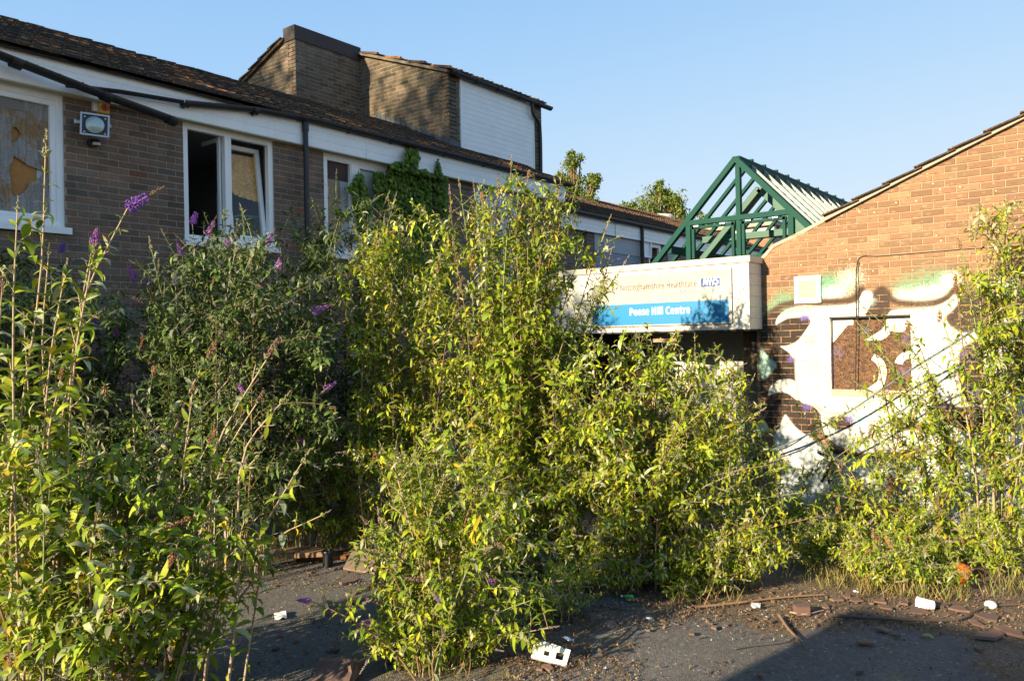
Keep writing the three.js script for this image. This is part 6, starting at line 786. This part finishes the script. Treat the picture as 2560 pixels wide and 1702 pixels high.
  scrap(1890, 1516, 0.12, 0.07, 'crumpled white paper scrap beside the straight stick'); scrap(2142, 1482, 0.05, 0.05, 'tiny white scrap on the weeds left of the cup'); scrap(700, 1540, 0.16, 0.09, 'flaky white debris lying in the shade left of centre'); scrap(1625, 1549, 0.05, 0.04, 'small white scrap at the near edge of the earth bank'); scrap(1420, 1600, 0.09, 0.03, 'pale strip of litter above the plastic plate');
  const sg = onY(2478, 1512, 0.03), bg = tag(mesh('white_stone', new THREE.IcosahedronGeometry(0.045, 2).scale(1, 0.75, 0.8), M(0.62, 0.6, 0.55, 0.9, { map: T.grain }), scene), 'rounded whitish stone beside the bend of the branch', 'stone'); bg.position.copy(sg);
  const lf = tag(mesh('fallen_leaf', LEAVES[2], leafOf(0.34, 0.42, 0.08), scene), 'single yellow-green leaf lying in the shade on the right', 'leaf'); lf.position.copy(onY(2335, 1595, 0.01)); lf.scale.setScalar(0.13); lf.rotation.set(-1.5, 0, 1.2); 
  const pvc = tag(mesh('white_pipe', bar(onY(1460, 1378, 0.03), onY(1550, 1402, 0.03), 0.03, 0.03), M(0.8, 0.8, 0.78, 0.5), scene), 'white plastic pipe length on the ground behind the front bushes', 'pipe');
}
{ // loose chips, dead leaves and grass that nobody could count
  const r = rngOf(601), bands = [[1380, 2600, 1470, 1575, 2200], [560, 1300, 1390, 1480, 900], [1100, 1750, 1440, 1560, 900], [600, 1400, 1480, 1702, 420], [1280, 2560, 1575, 1702, 260], [1250, 1600, 1640, 1702, 500], [1850, 2400, 1290, 1400, 200]];
  const chip = new THREE.TetrahedronGeometry(1).scale(1, 0.5, 0.7), cols = [[0.12, 0.09, 0.06], [0.2, 0.14, 0.09], [0.16, 0.09, 0.055], [0.07, 0.055, 0.045], [0.1, 0.07, 0.05], [0.34, 0.31, 0.27], [0.26, 0.14, 0.06]], list = []; for (const [a, b, c, d, n] of bands) for (let i = 0; i < n; i++) list.push([rr(a, b, r), rr(c, d, r)]);
  const im = new THREE.InstancedMesh(chip, M(1, 1, 1, 0.95), list.length); im.name = 'loose_litter'; const m = new THREE.Matrix4(), q = new THREE.Quaternion(), c = new THREE.Color(); list.forEach(([x, y], i) => { const p = onY(x, y, 0.01), s = rr(0.003, 0.010, r) * (r() < 0.06 ? 1.8 : 1); m.compose(p, q.setFromEuler(new THREE.Euler(r() * 6, r() * 6, r() * 6)), V3(s * 1.5, s, s)); im.setMatrixAt(i, m); const k = cols[Math.floor(r() * cols.length)]; im.setColorAt(i, c.setRGB(...k)); }); tag(im, 'loose chips and dead leaf litter strewn across the yard', 'litter', null, 'stuff'); scene.add(im);
  { const dl = []; for (const [a, b, c2, d, n] of [[1380, 2560, 1460, 1570, 620], [1050, 1750, 1420, 1560, 460], [620, 1100, 1385, 1470, 500], [1200, 1600, 1600, 1702, 300], [600, 1400, 1500, 1702, 130], [1600, 2560, 1580, 1702, 60]]) for (let i = 0; i < n; i++) dl.push([rr(a, b, r), rr(c2, d, r)]); const di = new THREE.InstancedMesh(LEAVES[1], leafMat, dl.length); di.name = 'dead_leaves'; dl.forEach(([x, y], i) => { const p = onY(x, y, 0.012), s = rr(0.025, 0.07, r); m.compose(p, q.setFromEuler(new THREE.Euler(-1.57 + rr(-0.5, 0.5, r), 0, r() * 6.28)), V3(s, s, s)); di.setMatrixAt(i, m); const k = [[0.2, 0.13, 0.065], [0.15, 0.09, 0.05], [0.26, 0.19, 0.1], [0.1, 0.07, 0.05], [0.2, 0.17, 0.06]][Math.floor(r() * 5)]; di.setColorAt(i, c.setRGB(...k)); }); tag(di, 'dry curled brown leaves scattered on earth and tarmac', 'dead leaves', null, 'stuff'); scene.add(di); }
  const bl = leafGeo(0.018, 0.9, 0.2, 0, 4), tufts = [[2140, 1460, 90, 260], [2230, 1480, 90, 240], [2080, 1450, 70, 90], [2360, 1490, 70, 130], [2520, 1480, 60, 120], [2000, 1440, 60, 60], [1080, 1680, 90, 130], [2250, 1440, 120, 160], [1900, 1280, 60, 120], [1760, 1500, 90, 60], [1500, 1460, 120, 80]];
  const gl = []; for (const [x, y, w, n] of tufts) for (let i = 0; i < n; i++) gl.push([x + rr(-w, w, r), y + rr(-18, 18, r)]); const gi = new THREE.InstancedMesh(bl, leafMat, gl.length); gi.name = 'grass'; gl.forEach(([x, y], i) => { const p = onY(x, Math.min(1698, y), 0), s = rr(0.06, 0.2, r); m.compose(p, q.setFromEuler(new THREE.Euler(rr(-0.6, 0.6, r), r() * 6.28, rr(-0.6, 0.6, r))), V3(s, s, s)); gi.setMatrixAt(i, m); const k = PAL.dry[pickPal(PAL.dry, r)], b = rr(0.7, 1.3, r); gi.setColorAt(i, c.setRGB(k[1] * b, k[2] * b, k[3] * b)); }); tag(gi, 'dry straw-coloured grass and moss tufts along the rubble bank', 'grass', null, 'stuff'); scene.add(gi);
}

renderer.render(scene, camera);
